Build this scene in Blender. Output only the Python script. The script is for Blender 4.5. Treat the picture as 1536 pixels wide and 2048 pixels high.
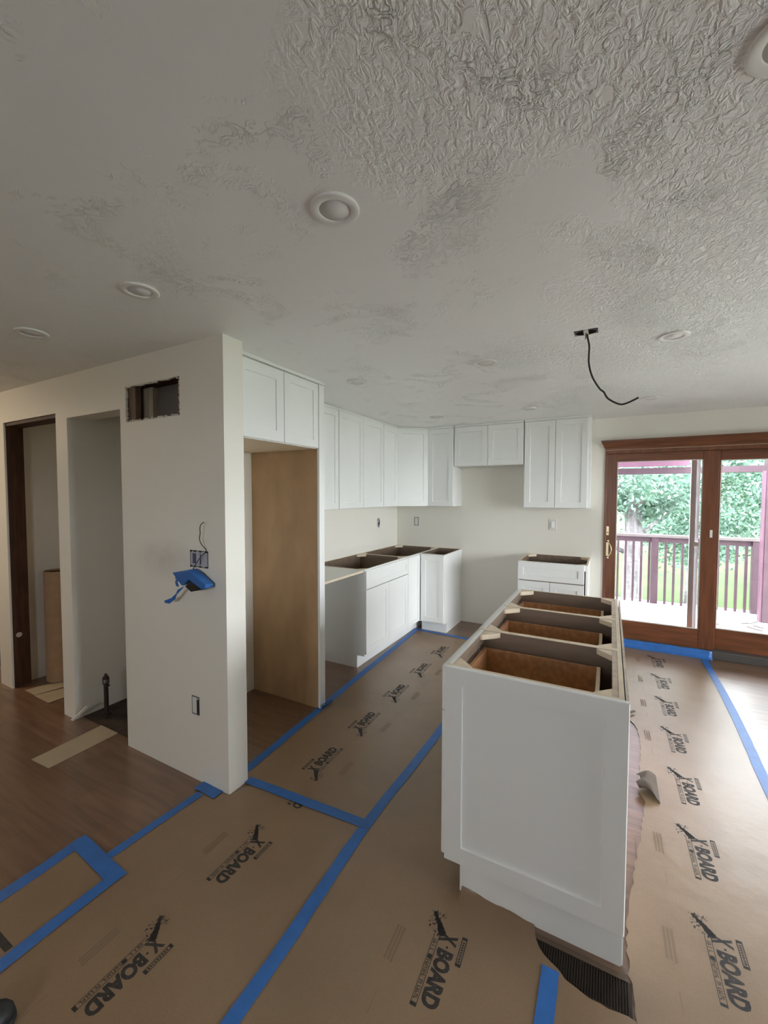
import bpy, bmesh, math, random
import numpy as np
from mathutils import Matrix, Vector
R = math.radians
random.seed(7)
SC = bpy.context.scene
COL = SC.collection
for o in list(bpy.data.objects):
    bpy.data.objects.remove(o)

# ------------------------------------------------------------------ camera, sky, exposure
cam = bpy.data.cameras.new('camera'); camo = bpy.data.objects.new('camera', cam); COL.objects.link(camo)
cam.sensor_fit = 'HORIZONTAL'; cam.sensor_width = 36.0; cam.lens = 832.0 / 1536.0 * 36.0
cam.clip_start = 0.02; cam.clip_end = 300
_yaw, _pit, _rol = R(-28.503), R(-2.366), R(0.083)
_fw = Vector((math.sin(_yaw) * math.cos(_pit), math.cos(_yaw) * math.cos(_pit), math.sin(_pit)))
_r = Vector((math.cos(_yaw), -math.sin(_yaw), 0)); _u = _r.cross(_fw)
_r2 = _r * math.cos(_rol) + _u * math.sin(_rol); _u2 = -_r * math.sin(_rol) + _u * math.cos(_rol)
camo.matrix_world = Matrix(((_r2.x, _u2.x, -_fw.x, 0), (_r2.y, _u2.y, -_fw.y, 0), (_r2.z, _u2.z, -_fw.z, 1.528), (0, 0, 0, 1)))
SC.camera = camo

SC.view_settings.view_transform = 'Standard'
SC.view_settings.look = 'None'
SC.view_settings.gamma = 1.0
SC.view_settings.use_curve_mapping = False
SC.view_settings.exposure = 1.1

world = bpy.data.worlds.new('overcast_sky'); SC.world = world; world.use_nodes = True
_bg = world.node_tree.nodes['Background']
_bg.inputs['Color'].default_value = (0.97, 0.96, 1.02, 1)
_bg.inputs['Strength'].default_value = 9.0

SC.cycles.max_bounces = 10
SC.cycles.diffuse_bounces = 6
SC.cycles.glossy_bounces = 4
SC.cycles.transmission_bounces = 8
SC.cycles.transparent_max_bounces = 16
SC.cycles.sample_clamp_indirect = 6.0
SC.cycles.caustics_reflective = False
SC.cycles.caustics_refractive = False
SC.cycles.use_denoising = True

def portal(name, loc, rot, sx, sy):
    l = bpy.data.lights.new(name, 'AREA'); l.shape = 'RECTANGLE'; l.size = sx; l.size_y = sy
    l.cycles.is_portal = True
    o = bpy.data.objects.new(name, l); COL.objects.link(o); o.location = loc; o.rotation_euler = rot
# portals only guide sampling of the sky through the openings of the house; they emit nothing
portal('daylight_portal_sliding_door', (0.88, 5.02, 1.0), (R(-90), 0, 0), 1.9, 2.0)
WR = dict(x=3.3, y0=0.9, y1=4.5, z0=0.12, z1=2.1)     # window in the right wall
portal('daylight_portal_right_window', (WR['x'] + 0.16, (WR['y0'] + WR['y1']) / 2, (WR['z0'] + WR['z1']) / 2), (R(90), 0, R(90)), WR['y1'] - WR['y0'], WR['z1'] - WR['z0'])
WN = dict(y=-2.6, x0=-1.3, x1=-0.2, z0=1.1, z1=2.0)     # window in the wall behind the viewer
portal('daylight_portal_near_window', ((WN['x0'] + WN['x1']) / 2, WN['y'] - 0.16, (WN['z0'] + WN['z1']) / 2), (R(90), 0, 0), WN['x1'] - WN['x0'], WN['z1'] - WN['z0'])

# ------------------------------------------------------------------ materials
MATS = {}
def nd(nt, t, x=0, y=0, **kw):
    n = nt.nodes.new(t); n.location = (x, y)
    for k, v in kw.items():
        setattr(n, k, v)
    return n
def mat(name, col, rough=0.5, metal=0.0, spec=0.5, noise=None, bump=None, coat=0.0):
    """col linear rgb; noise=(scale, amount, stretch xyz); bump=(scale, strength, distance)"""
    m = bpy.data.materials.new(name); m.use_nodes = True; nt = m.node_tree
    p = nt.nodes['Principled BSDF']
    p.inputs['Base Color'].default_value = (*col, 1); p.inputs['Roughness'].default_value = rough
    p.inputs['Metallic'].default_value = metal; p.inputs['Specular IOR Level'].default_value = spec
    if coat: p.inputs['Coat Weight'].default_value = coat; p.inputs['Coat Roughness'].default_value = 0.25
    tc = nd(nt, 'ShaderNodeTexCoord', -1200)
    if noise:
        sc, amt, st = noise
        mp = nd(nt, 'ShaderNodeMapping', -1000); mp.inputs['Scale'].default_value = st
        nt.links.new(tc.outputs['Object'], mp.inputs['Vector'])
        nz = nd(nt, 'ShaderNodeTexNoise', -800); nz.inputs['Scale'].default_value = sc; nz.inputs['Detail'].default_value = 6
        nt.links.new(mp.outputs['Vector'], nz.inputs['Vector'])
        cr = nd(nt, 'ShaderNodeValToRGB', -600)
        cr.color_ramp.elements[0].position = 0.3; cr.color_ramp.elements[1].position = 0.72
        cr.color_ramp.elements[0].color = (*[c * (1 - amt) for c in col], 1)
        cr.color_ramp.elements[1].color = (*[min(1, c * (1 + amt)) for c in col], 1)
        nt.links.new(nz.outputs['Fac'], cr.inputs['Fac']); nt.links.new(cr.outputs['Color'], p.inputs['Base Color'])
    if bump:
        sc, stg, dist = bump
        nb = nd(nt, 'ShaderNodeTexNoise', -800, -400); nb.inputs['Scale'].default_value = sc; nb.inputs['Detail'].default_value = 3
        nt.links.new(tc.outputs['Object'], nb.inputs['Vector'])
        b = nd(nt, 'ShaderNodeBump', -400, -400); b.inputs['Strength'].default_value = stg; b.inputs['Distance'].default_value = dist
        nt.links.new(nb.outputs['Fac'], b.inputs['Height']); nt.links.new(b.outputs['Normal'], p.inputs['Normal'])
    MATS[name] = m
    return m

WALLC = (0.80, 0.772, 0.705)
mat('wall_paint', WALLC, 0.55, bump=(140, 0.12, 0.002))
mat('cabinet_white', (0.84, 0.85, 0.84), 0.32, noise=(3, 0.012, (1, 1, 1)))
mat('birch_ply', (0.50, 0.325, 0.175), 0.5, noise=(3.2, 0.13, (2.0, 2.0, 0.9)))
mat('ply_edge', (0.55, 0.46, 0.36), 0.6, noise=(30, 0.2, (1, 1, 1)))
mat('ply_edge_light', (0.78, 0.66, 0.50), 0.6, noise=(20, 0.06, (1, 1, 1)))
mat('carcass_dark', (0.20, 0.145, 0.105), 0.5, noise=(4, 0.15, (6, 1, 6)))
mat('drawer_wood', (0.50, 0.265, 0.130), 0.42, noise=(5, 0.22, (1.2, 8, 8)))
mat('drywall_core', (0.66, 0.63, 0.58), 0.9, bump=(200, 0.5, 0.003))
mat('stud_wood', (0.075, 0.032, 0.016), 0.7, noise=(5, 0.45, (8, 8, 0.8)))
mat('stud_mid', (0.150, 0.095, 0.065), 0.7, noise=(6, 0.35, (8, 8, 0.8)))
mat('stud_pale', (0.36, 0.30, 0.23), 0.7, noise=(6, 0.25, (8, 8, 0.8)))
mat('door_wood', (0.155, 0.052, 0.021), 0.38, noise=(4, 0.35, (9, 9, 0.7)), coat=0.25)
mat('door_wood_rail', (0.165, 0.056, 0.023), 0.38, noise=(4, 0.35, (0.7, 9, 9)), coat=0.25)
mat('brass', (0.92, 0.80, 0.52), 0.28, 0.9)
mat('grey_metal', (0.16, 0.155, 0.15), 0.4, 0.7)
mat('aluminium', (0.78, 0.83, 0.90), 0.4, 0.0)
mat('black_plastic', (0.012, 0.012, 0.013), 0.35)
mat('dark_void', (0.02, 0.018, 0.016), 0.9)
mat('box_plastic', (0.42, 0.43, 0.48), 0.5)
mat('cavity_grey', (0.15, 0.13, 0.12), 0.7)
mat('kraft_back', (0.070, 0.046, 0.029), 0.6)
mat('bounce_slab_pale', (0.78, 0.77, 0.75), 0.8, noise=(8, 0.05, (1, 1, 1)))  # high albedo for the added slab that bounces light indoors
mat('bead_tan', (0.38, 0.26, 0.16), 0.5)
mat('box_blue', (0.06, 0.07, 0.16), 0.5)
mat('plate_white', (0.70, 0.69, 0.64), 0.4)
mat('light_trim', (0.78, 0.77, 0.75), 0.4)
mat('light_lens', (0.74, 0.73, 0.71), 0.45)
mat('blue_tape', (0.026, 0.135, 0.42), 0.45, noise=(18, 0.10, (1, 1, 1)), bump=(60, 0.25, 0.004))
mat('kraft_tube', (0.42, 0.27, 0.16), 0.8, noise=(6, 0.08, (1, 1, 4)))
mat('beige_paper', (0.42, 0.35, 0.25), 0.7, noise=(8, 0.05, (1, 1, 1)))
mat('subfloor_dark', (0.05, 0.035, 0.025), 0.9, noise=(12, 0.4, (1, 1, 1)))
mat('rusty_pipe', (0.035, 0.02, 0.014), 0.6, noise=(40, 0.4, (1, 1, 1)))
mat('vent_bronze', (0.055, 0.04, 0.03), 0.35, 0.7)
mat('vent_wood', (0.10, 0.065, 0.04), 0.5)
mat('rubber_black', (0.010, 0.010, 0.011), 0.6)
mat('sole_white', (0.6, 0.6, 0.58), 0.5)
mat('deck_wood', (0.72, 0.71, 0.70), 0.6, noise=(5, 0.18, (0.6, 6, 1)))
mat('stain_plum', (0.062, 0.032, 0.046), 0.5, noise=(5, 0.25, (3, 3, 0.6)))
mat('rail_cap', (0.15, 0.13, 0.13), 0.5, noise=(5, 0.2, (0.6, 4, 4)))
mat('pergola_pink', (0.16, 0.075, 0.12), 0.5)
mat('lawn', (0.034, 0.070, 0.006), 0.9, noise=(0.8, 0.45, (1, 1, 1)))
mat('bark', (0.20, 0.19, 0.20), 0.9, noise=(6, 0.5, (3, 3, 0.5)), bump=(14, 0.9, 0.03))
mat('leaf_green', (0.170, 0.290, 0.225), 0.5, noise=(1.6, 0.55, (1, 1, 1)))
mat('leaf_bright', (0.215, 0.350, 0.190), 0.5, noise=(1.6, 0.5, (1, 1, 1)))
mat('gravel', (0.50, 0.48, 0.46), 0.9, noise=(30, 0.2, (1, 1, 1)))  # grey ground tone picked so bounce light stays neutral
mat('dry_leaf', (0.05, 0.035, 0.03), 0.8)
mat('ink', (0.030, 0.026, 0.024), 0.7, noise=(60, 0.5, (1, 1, 1)))
mat('ink_faint', (0.20, 0.135, 0.085), 0.7)
mat('white_scrap', (0.7, 0.68, 0.63), 0.6)

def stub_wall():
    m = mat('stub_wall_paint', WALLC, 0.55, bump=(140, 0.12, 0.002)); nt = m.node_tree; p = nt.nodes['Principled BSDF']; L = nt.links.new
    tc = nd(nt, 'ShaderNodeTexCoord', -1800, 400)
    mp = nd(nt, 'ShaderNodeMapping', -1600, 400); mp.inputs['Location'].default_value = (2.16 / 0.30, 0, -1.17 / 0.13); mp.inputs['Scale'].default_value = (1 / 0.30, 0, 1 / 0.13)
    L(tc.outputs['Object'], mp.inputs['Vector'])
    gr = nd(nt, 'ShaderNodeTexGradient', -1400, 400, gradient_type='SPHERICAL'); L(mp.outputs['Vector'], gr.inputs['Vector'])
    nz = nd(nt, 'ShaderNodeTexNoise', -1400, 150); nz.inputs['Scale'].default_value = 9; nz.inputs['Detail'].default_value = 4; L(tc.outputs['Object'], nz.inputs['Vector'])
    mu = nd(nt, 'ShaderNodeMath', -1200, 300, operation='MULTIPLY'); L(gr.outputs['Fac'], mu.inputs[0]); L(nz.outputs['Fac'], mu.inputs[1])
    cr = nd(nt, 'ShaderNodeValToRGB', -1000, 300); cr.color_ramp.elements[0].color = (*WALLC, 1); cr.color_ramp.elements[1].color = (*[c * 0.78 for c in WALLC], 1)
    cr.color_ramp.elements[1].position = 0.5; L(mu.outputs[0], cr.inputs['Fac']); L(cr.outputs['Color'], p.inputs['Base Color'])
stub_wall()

def kraft():
    m = mat('kraft_board', (0.25, 0.18, 0.12), 0.38, spec=0.85)
    nt = m.node_tree; p = nt.nodes['Principled BSDF']
    tc = nd(nt, 'ShaderNodeTexCoord', -1400)
    a = nd(nt, 'ShaderNodeTexNoise', -900, 300); a.inputs['Scale'].default_value = 2.2; a.inputs['Detail'].default_value = 5
    b = nd(nt, 'ShaderNodeTexNoise', -900, 0); b.inputs['Scale'].default_value = 260; b.inputs['Detail'].default_value = 2
    nt.links.new(tc.outputs['Object'], a.inputs['Vector']); nt.links.new(tc.outputs['Object'], b.inputs['Vector'])
    r1 = nd(nt, 'ShaderNodeValToRGB', -650, 300)
    r1.color_ramp.elements[0].color = (0.200, 0.127, 0.070, 1); r1.color_ramp.elements[1].color = (0.258, 0.166, 0.094, 1)
    r1.color_ramp.elements[0].position = 0.3; r1.color_ramp.elements[1].position = 0.7
    nt.links.new(a.outputs['Fac'], r1.inputs['Fac'])
    mx = nd(nt, 'ShaderNodeMix', -350, 200, data_type='RGBA', blend_type='OVERLAY'); mx.inputs[0].default_value = 0.18
    nt.links.new(r1.outputs['Color'], mx.inputs[6]); nt.links.new(b.outputs['Fac'], mx.inputs[7])
    nt.links.new(mx.outputs[2], p.inputs['Base Color'])
    c = nd(nt, 'ShaderNodeTexNoise', -900, -300); c.inputs['Scale'].default_value = 5.0; c.inputs['Detail'].default_value = 4
    nt.links.new(tc.outputs['Object'], c.inputs['Vector'])
    bp = nd(nt, 'ShaderNodeBump', -350, -300); bp.inputs['Strength'].default_value = 0.35; bp.inputs['Distance'].default_value = 0.012
    nt.links.new(c.outputs['Fac'], bp.inputs['Height']); nt.links.new(bp.outputs['Normal'], p.inputs['Normal'])
kraft()

def plank_mat():
    m = mat('plank', (0.27, 0.17, 0.115), 0.30, spec=0.9, coat=0.2)
    nt = m.node_tree; p = nt.nodes['Principled BSDF']
    tc = nd(nt, 'ShaderNodeTexCoord', -1400); oi = nd(nt, 'ShaderNodeObjectInfo', -1400, -300)
    mp = nd(nt, 'ShaderNodeMapping', -1200); mp.inputs['Scale'].default_value = (1.0, 12, 1)
    ad = nd(nt, 'ShaderNodeVectorMath', -1300, 100, operation='ADD')
    nt.links.new(tc.outputs['Object'], ad.inputs[0]); nt.links.new(oi.outputs['Location'], ad.inputs[1])
    nt.links.new(ad.outputs[0], mp.inputs['Vector'])
    a = nd(nt, 'ShaderNodeTexNoise', -950); a.inputs['Scale'].default_value = 2.6; a.inputs['Detail'].default_value = 7; a.inputs['Distortion'].default_value = 0.4
    nt.links.new(mp.outputs['Vector'], a.inputs['Vector'])
    r1 = nd(nt, 'ShaderNodeValToRGB', -700)
    r1.color_ramp.elements[0].color = (0.125, 0.064, 0.036, 1); r1.color_ramp.elements[1].color = (0.212, 0.120, 0.070, 1)
    r1.color_ramp.elements[0].position = 0.3; r1.color_ramp.elements[1].position = 0.7
    nt.links.new(a.outputs['Fac'], r1.inputs['Fac'])
    mm = nd(nt, 'ShaderNodeMapRange', -700, -300); mm.inputs['To Min'].default_value = 0.86; mm.inputs['To Max'].default_value = 1.12
    nt.links.new(oi.outputs['Random'], mm.inputs['Value'])
    vm = nd(nt, 'ShaderNodeVectorMath', -400, operation='SCALE')
    nt.links.new(r1.outputs['Color'], vm.inputs[0]); nt.links.new(mm.outputs['Result'], vm.inputs['Scale'])
    nt.links.new(vm.outputs[0], p.inputs['Base Color'])
    bp = nd(nt, 'ShaderNodeBump', -400, -300); bp.inputs['Strength'].default_value = 0.25; bp.inputs['Distance'].default_value = 0.003
    nt.links.new(a.outputs['Fac'], bp.inputs['Height']); nt.links.new(bp.outputs['Normal'], p.inputs['Normal'])
plank_mat()

def ceiling_mat():
    m = mat('ceiling_texture', (0.87, 0.865, 0.85), 0.36, spec=0.5)
    nt = m.node_tree; p = nt.nodes['Principled BSDF']; L = nt.links.new
    tc = nd(nt, 'ShaderNodeTexCoord', -2200)
    def noise(scale, det, rough=0.55, dist=0.0, vec=None, st=None):
        v = vec or tc.outputs['Object']
        if st:
            mp = nd(nt, 'ShaderNodeMapping'); mp.inputs['Scale'].default_value = st[0]; mp.inputs['Rotation'].default_value = (0, 0, st[1]); L(v, mp.inputs['Vector']); v = mp.outputs['Vector']
        n = nd(nt, 'ShaderNodeTexNoise'); n.inputs['Scale'].default_value = scale; n.inputs['Detail'].default_value = det
        n.inputs['Roughness'].default_value = rough; n.inputs['Distortion'].default_value = dist; L(v, n.inputs['Vector']); return n
    def rng(sock, a, b, c=0.0, d=1.0):
        r = nd(nt, 'ShaderNodeMapRange'); r.inputs['From Min'].default_value = a; r.inputs['From Max'].default_value = b
        r.inputs['To Min'].default_value = c; r.inputs['To Max'].default_value = d; L(sock, r.inputs['Value']); return r.outputs['Result']
    def math_(op, a, b):
        n = nd(nt, 'ShaderNodeMath', operation=op)
        for i, q in enumerate((a, b)):
            if isinstance(q, (int, float)): n.inputs[i].default_value = q
            elif q is not None: L(q, n.inputs[i])
        return n.outputs[0]
    # squiggle ridges left by the brush
    sq = noise(25, 2, 0.5, 1.6)
    ridge = rng(math_('ABSOLUTE', math_('SUBTRACT', sq.outputs['Fac'], 0.5), None), 0.0, 0.055, 1.0, 0.0)
    # dense stipple
    st = noise(52, 3, 0.6, 0.9, st=((1.0, 0.6, 1), 0.5))
    stip = rng(st.outputs['Fac'], 0.38, 0.62)
    sx = nd(nt, 'ShaderNodeSeparateXYZ'); L(tc.outputs['Object'], sx.inputs[0])
    gx = rng(sx.outputs['X'], -0.9, 0.35, 0.0, 0.34)
    patch = noise(1.7, 5, 0.6, 0.5)
    patch2 = noise(3.1, 5, 0.65, 0.8)
    mk1 = rng(patch2.outputs['Fac'], 0.53, 0.66)
    mk2 = rng(math_('ADD', patch.outputs['Fac'], gx), 0.60, 0.74)
    h = math_('ADD', math_('MULTIPLY', math_('MULTIPLY', ridge, 1.5), mk1), math_('MULTIPLY', stip, mk2))
    bp = nd(nt, 'ShaderNodeBump'); bp.inputs['Strength'].default_value = 1.0; bp.inputs['Distance'].default_value = 0.0042
    L(h, bp.inputs['Height']); L(bp.outputs['Normal'], p.inputs['Normal'])
ceiling_mat()

def glass_mat():
    m = bpy.data.materials.new('window_glass'); m.use_nodes = True; nt = m.node_tree; nt.nodes.clear()
    out = nd(nt, 'ShaderNodeOutputMaterial', 400)
    t = nd(nt, 'ShaderNodeBsdfTransparent', -200); t.inputs['Color'].default_value = (0.93, 0.96, 0.95, 1)
    g = nd(nt, 'ShaderNodeBsdfGlossy', -200, -200); g.inputs['Roughness'].default_value = 0.03
    fr = nd(nt, 'ShaderNodeFresnel', -200, 200); fr.inputs['IOR'].default_value = 1.45
    mx = nd(nt, 'ShaderNodeMixShader', 100)
    nt.links.new(fr.outputs[0], mx.inputs[0]); nt.links.new(t.outputs[0], mx.inputs[1]); nt.links.new(g.outputs[0], mx.inputs[2])
    nt.links.new(mx.outputs[0], out.inputs['Surface'])
    MATS['window_glass'] = m
glass_mat()
def translucent(name, col):
    m = bpy.data.materials.new(name); m.use_nodes = True; nt = m.node_tree; nt.nodes.clear()
    out = nd(nt, 'ShaderNodeOutputMaterial', 400); t = nd(nt, 'ShaderNodeBsdfTranslucent', 0); t.inputs['Color'].default_value = (*col, 1)
    d = nd(nt, 'ShaderNodeBsdfDiffuse', 0, -200); d.inputs['Color'].default_value = (*[c * 0.5 for c in col], 1)
    mx = nd(nt, 'ShaderNodeMixShader', 200); mx.inputs[0].default_value = 0.3
    nt.links.new(t.outputs[0], mx.inputs[1]); nt.links.new(d.outputs[0], mx.inputs[2]); nt.links.new(mx.outputs[0], out.inputs['Surface'])
    MATS[name] = m
translucent('roof_pvc', (0.76, 0.70, 0.75))
def glow(name, col, st):
    m = bpy.data.materials.new(name); m.use_nodes = True; p = m.node_tree.nodes['Principled BSDF']
    p.inputs['Base Color'].default_value = (0.8, 0.8, 0.8, 1); p.inputs['Emission Color'].default_value = (*col, 1); p.inputs['Emission Strength'].default_value = st
    MATS[name] = m
glow('lamp_glow', (1.0, 0.78, 0.54), 46.0)

# ------------------------------------------------------------------ mesh helpers
class MB:
    def __init__(s): s.v = []; s.f = []; s.m = []
    def face(s, idx, m=0): s.f.append(idx); s.m.append(m)
    def box(s, x0, x1, y0, y1, z0, z1, m=0, **k):
        b = len(s.v)
        s.v += [(x0, y0, z0), (x1, y0, z0), (x1, y1, z0), (x0, y1, z0), (x0, y0, z1), (x1, y0, z1), (x1, y1, z1), (x0, y1, z1)]
        for key, q in (('zm', (0, 3, 2, 1)), ('zp', (4, 5, 6, 7)), ('ym', (0, 1, 5, 4)), ('xp', (1, 2, 6, 5)), ('yp', (2, 3, 7, 6)), ('xm', (3, 0, 4, 7))):
            s.face([b + i for i in q], k.get(key, m))
        return s
    def obox(s, c, ax, ay, az, m=0):
        """box from centre and three half-axis vectors"""
        c = Vector(c); ax = Vector(ax); ay = Vector(ay); az = Vector(az); b = len(s.v)
        for k in (-1, 1):
            for i, j in ((-1, -1), (1, -1), (1, 1), (-1, 1)):
                s.v.append(tuple(c + ax * i + ay * j + az * k))
        for q in ((0, 3, 2, 1), (4, 5, 6, 7), (0, 1, 5, 4), (1, 2, 6, 5), (2, 3, 7, 6), (3, 0, 4, 7)):
            s.face([b + i for i in q], m)
        return s
    def prism(s, pts, h0, h1, axis='z', m=0, ms=None):
        """polygon pts (2-D) extruded along an axis; y axis: pts are (x,z)"""
        n = len(pts); b = len(s.v); ms = m if ms is None else ms
        f = {'z': lambda p, h: (p[0], p[1], h), 'y': lambda p, h: (p[0], h, p[1]), 'x': lambda p, h: (h, p[0], p[1])}[axis]
        s.v += [f(p, h0) for p in pts] + [f(p, h1) for p in pts]
        s.face(list(range(b, b + n))[::-1], m); s.face(list(range(b + n, b + 2 * n)), m)
        for i in range(n):
            j = (i + 1) % n; s.face([b + i, b + j, b + n + j, b + n + i], ms)
        return s
    def tube(s, pts, r, n=8, m=0):
        pts = [Vector(p) for p in pts]; b = len(s.v); k = len(pts)
        rr = r if isinstance(r, (list, tuple)) else [r] * k
        for i, p in enumerate(pts):
            t = (pts[min(i + 1, k - 1)] - pts[max(i - 1, 0)]).normalized()
            a = t.orthogonal() if abs(t.z) > 0.9 else t.cross(Vector((0, 0, 1)))
            a.normalize(); c = t.cross(a)
            if i and a.dot(pa) < 0: a = -a; c = -c
            pa = a
            for q in range(n):
                w = 2 * math.pi * q / n
                s.v.append(tuple(p + (a * math.cos(w) + c * math.sin(w)) * rr[i]))
        for i in range(k - 1):
            for q in range(n):
                s.face([b + i * n + q, b + i * n + (q + 1) % n, b + (i + 1) * n + (q + 1) % n, b + (i + 1) * n + q], m)
        s.face([b + q for q in range(n)][::-1], m); s.face([b + (k - 1) * n + q for q in range(n)], m)
        return s
    def lathe(s, prof, n=40, c=(0, 0, 0), m=0):
        """profile [(r,z)] around z"""
        b = len(s.v); k = len(prof)
        for r, z in prof:
            for q in range(n):
                w = 2 * math.pi * q / n; s.v.append((c[0] + r * math.cos(w), c[1] + r * math.sin(w), c[2] + z))
        for i in range(k - 1):
            for q in range(n):
                s.face([b + i * n + q, b + i * n + (q + 1) % n, b + (i + 1) * n + (q + 1) % n, b + (i + 1) * n + q], m)
        s.face([b + (k - 1) * n + q for q in range(n)], m)
        return s
    def shaker(s, x0, x1, z0, z1, yf, t=0.019, st=0.057, dp=0.008, m=0):
        """flat-panel door, front at y=yf facing -y"""
        b = len(s.v); yb = yf + t; yi = yf + dp; e = 0.0025
        def ring(a, y): return [(x0 + a, y, z0 + a), (x1 - a, y, z0 + a), (x1 - a, y, z1 - a), (x0 + a, y, z1 - a)]
        s.v += ring(0, yb) + ring(0, yf + e) + ring(e, yf) + ring(st, yf) + ring(st + 0.002, yi)
        s.face([b + 3, b + 2, b + 1, b], m)
        for k in range(4):
            for i in range(4):
                j = (i + 1) % 4; s.face([b + 4 * k + i, b + 4 * k + j, b + 4 * k + 4 + j, b + 4 * k + 4 + i], m)
        s.face([b + 16, b + 17, b + 18, b + 19], m)
        return s
    def build(s, name, mats, parent=None, smooth=False, bevel=0.0):
        me = bpy.data.meshes.new(name); me.from_pydata(s.v, [], s.f)
        for q in (mats if isinstance(mats, (list, tuple)) else [mats]): me.materials.append(MATS[q])
        me.polygons.foreach_set('material_index', s.m)
        if smooth: me.polygons.foreach_set('use_smooth', [True] * len(s.f))
        me.update()
        bm = bmesh.new(); bm.from_mesh(me)
        bmesh.ops.recalc_face_normals(bm, faces=bm.faces)
        if bevel:
            es = [e for e in bm.edges if len(e.link_faces) == 2 and e.calc_face_angle(0) > 0.6]
            bmesh.ops.bevel(bm, geom=es, offset=bevel, segments=1, affect='EDGES', clamp_overlap=True)
        bm.to_mesh(me); bm.free()
        o = bpy.data.objects.new(name, me); COL.objects.link(o)
        if parent: o.parent = parent
        return o

def thing(name, label, cat, loc=(0, 0, 0), rz=0.0, group=None):
    o = bpy.data.objects.new(name, None); COL.objects.link(o); o.empty_display_size = 0.1
    o.location = loc; o.rotation_euler = (0, 0, rz)
    return tag(o, label, cat, group)
def tag(o, label, cat, group=None):
    o['label'] = label; o['category'] = cat
    if group: o['group'] = group
    return o
def struct(o, label=None):
    o['kind'] = 'structure'
    if label: o['label'] = label
    return o
def dup(root, loc, rz=None, label=None):
    r = root.copy(); COL.objects.link(r); r.location = loc
    if rz is not None: r.rotation_euler = (0, 0, rz)
    if label: r['label'] = label
    for ch in list(root.children):
        c = ch.copy(); COL.objects.link(c); c.parent = r
        for g in ch.children:
            d = g.copy(); COL.objects.link(d); d.parent = c
    return r

# ------------------------------------------------------------------ the room shell
ZC = 2.31
KX, BY = -2.433, 4.839          # kitchen left wall, back wall
PY0, PY1, PX0, PX1 = 1.43, 1.554, -2.546, -1.67
XR, XL, YN = 3.3, -6.4, -2.6
T = 0.14

# ceiling slab with the cut-out for the junction box
hx0, hx1, hy0, hy1 = -0.170, -0.066, 2.212, 2.286
m = MB()
m.box(XL - T, XR + T, YN - T, hy0, ZC, ZC + 0.1).box(XL - T, XR + T, hy1, BY + T, ZC, ZC + 0.1)
m.box(XL - T, hx0, hy0, hy1, ZC, ZC + 0.1).box(hx1, XR + T, hy0, hy1, ZC, ZC + 0.1)
m.box(hx0, hx1, hy0, hy1, ZC + 0.07, ZC + 0.1)
struct(m.build('ceiling', 'ceiling_texture'), 'white ceiling with brushed squiggle texture')

# floor slab and vinyl planks
fl = MB().box(XL - T, XR + T, YN - T, BY + T, -0.12, -0.008).build('floor', 'subfloor_dark')
struct(fl, 'floor of brown wood look planks')
PW, PL = 0.181, 1.22
pm_ = MB(); pm_.box(0.0002, PL - 0.0002, 0.0002, PW - 0.0002, -0.008, 0.0)
pl0 = pm_.build('plank', 'plank', fl); first = True
y = BY - PW; row = 0
while y > YN - 0.1:
    x = -4.75 - random.choice([0.0, 0.3, 0.61, 0.92])
    while x < XR:
        vis = (y > 0.0) and not (-1.75 < x and x + PL < -0.5 and y < 1.2)
        if vis and not (x + PL < -4.6):
            if first: o = pl0; first = False
            else:
                o = pl0.copy(); COL.objects.link(o); o.parent = fl
            o.location = (x, y, 0)
        x += PL
    y -= PW; row += 1

# back wall with the patio door opening
DX0, DX1, DZ1 = -0.052, 1.80, 1.985
m = MB()
m.box(KX - 0.115, DX0, BY, BY + T, 0, ZC).box(DX1, XR + T, BY, BY + T, 0, ZC).box(DX0, DX1, BY, BY + T, DZ1, ZC)
wb = struct(m.build('wall_back', 'wall_paint'), 'off white kitchen wall with the patio door')
m = MB().box(KX - 0.113, KX, PY1, BY, 0, ZC)
struct(m.build('wall_kitchen_left', 'wall_paint'))
# right wall with wide window
m = MB(); w = WR
m.box(XR, XR + T, YN, w['y0'], 0, ZC).box(XR, XR + T, w['y1'], BY, 0, ZC)
m.box(XR, XR + T, w['y0'], w['y1'], 0, w['z0']).box(XR, XR + T, w['y0'], w['y1'], w['z1'], ZC)
struct(m.build('wall_right', 'wall_paint'))
def window(name, axis, pos, a0, a1, z0, z1, nbar, out):
    root = bpy.data.objects.new(name, None); COL.objects.link(root); struct(root)
    t = 0.05; m = MB()
    def bx(p0, p1, q0, q1, mb, d0=0.03, d1=0.09):
        lo, hi = sorted((pos + out * d0, pos + out * d1))
        if axis == 'x': mb.box(lo, hi, p0, p1, q0, q1)
        else: mb.box(p0, p1, lo, hi, q0, q1)
    bx(a0, a0 + t, z0, z1, m); bx(a1 - t, a1, z0, z1, m); bx(a0 + t, a1 - t, z0, z0 + t, m); bx(a0 + t, a1 - t, z1 - t, z1, m)
    for i in range(1, nbar):
        c = a0 + (a1 - a0) * i / nbar; bx(c - 0.03, c + 0.03, z0 + t, z1 - t, m)
    m.build('window_frame', 'cabinet_white', root)
    g = MB(); bx(a0 + t, a1 - t, z0 + t, z1 - t, g, 0.057, 0.061); g.build('pane', 'window_glass', root)
window('window_1', 'x', XR, WR['y0'], WR['y1'], WR['z0'], WR['z1'], 3, 1)
# left hall wall with window
struct(MB().box(XL - T, XL, YN, BY, 0, ZC).build('wall_hall_left', 'wall_paint'))
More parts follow.
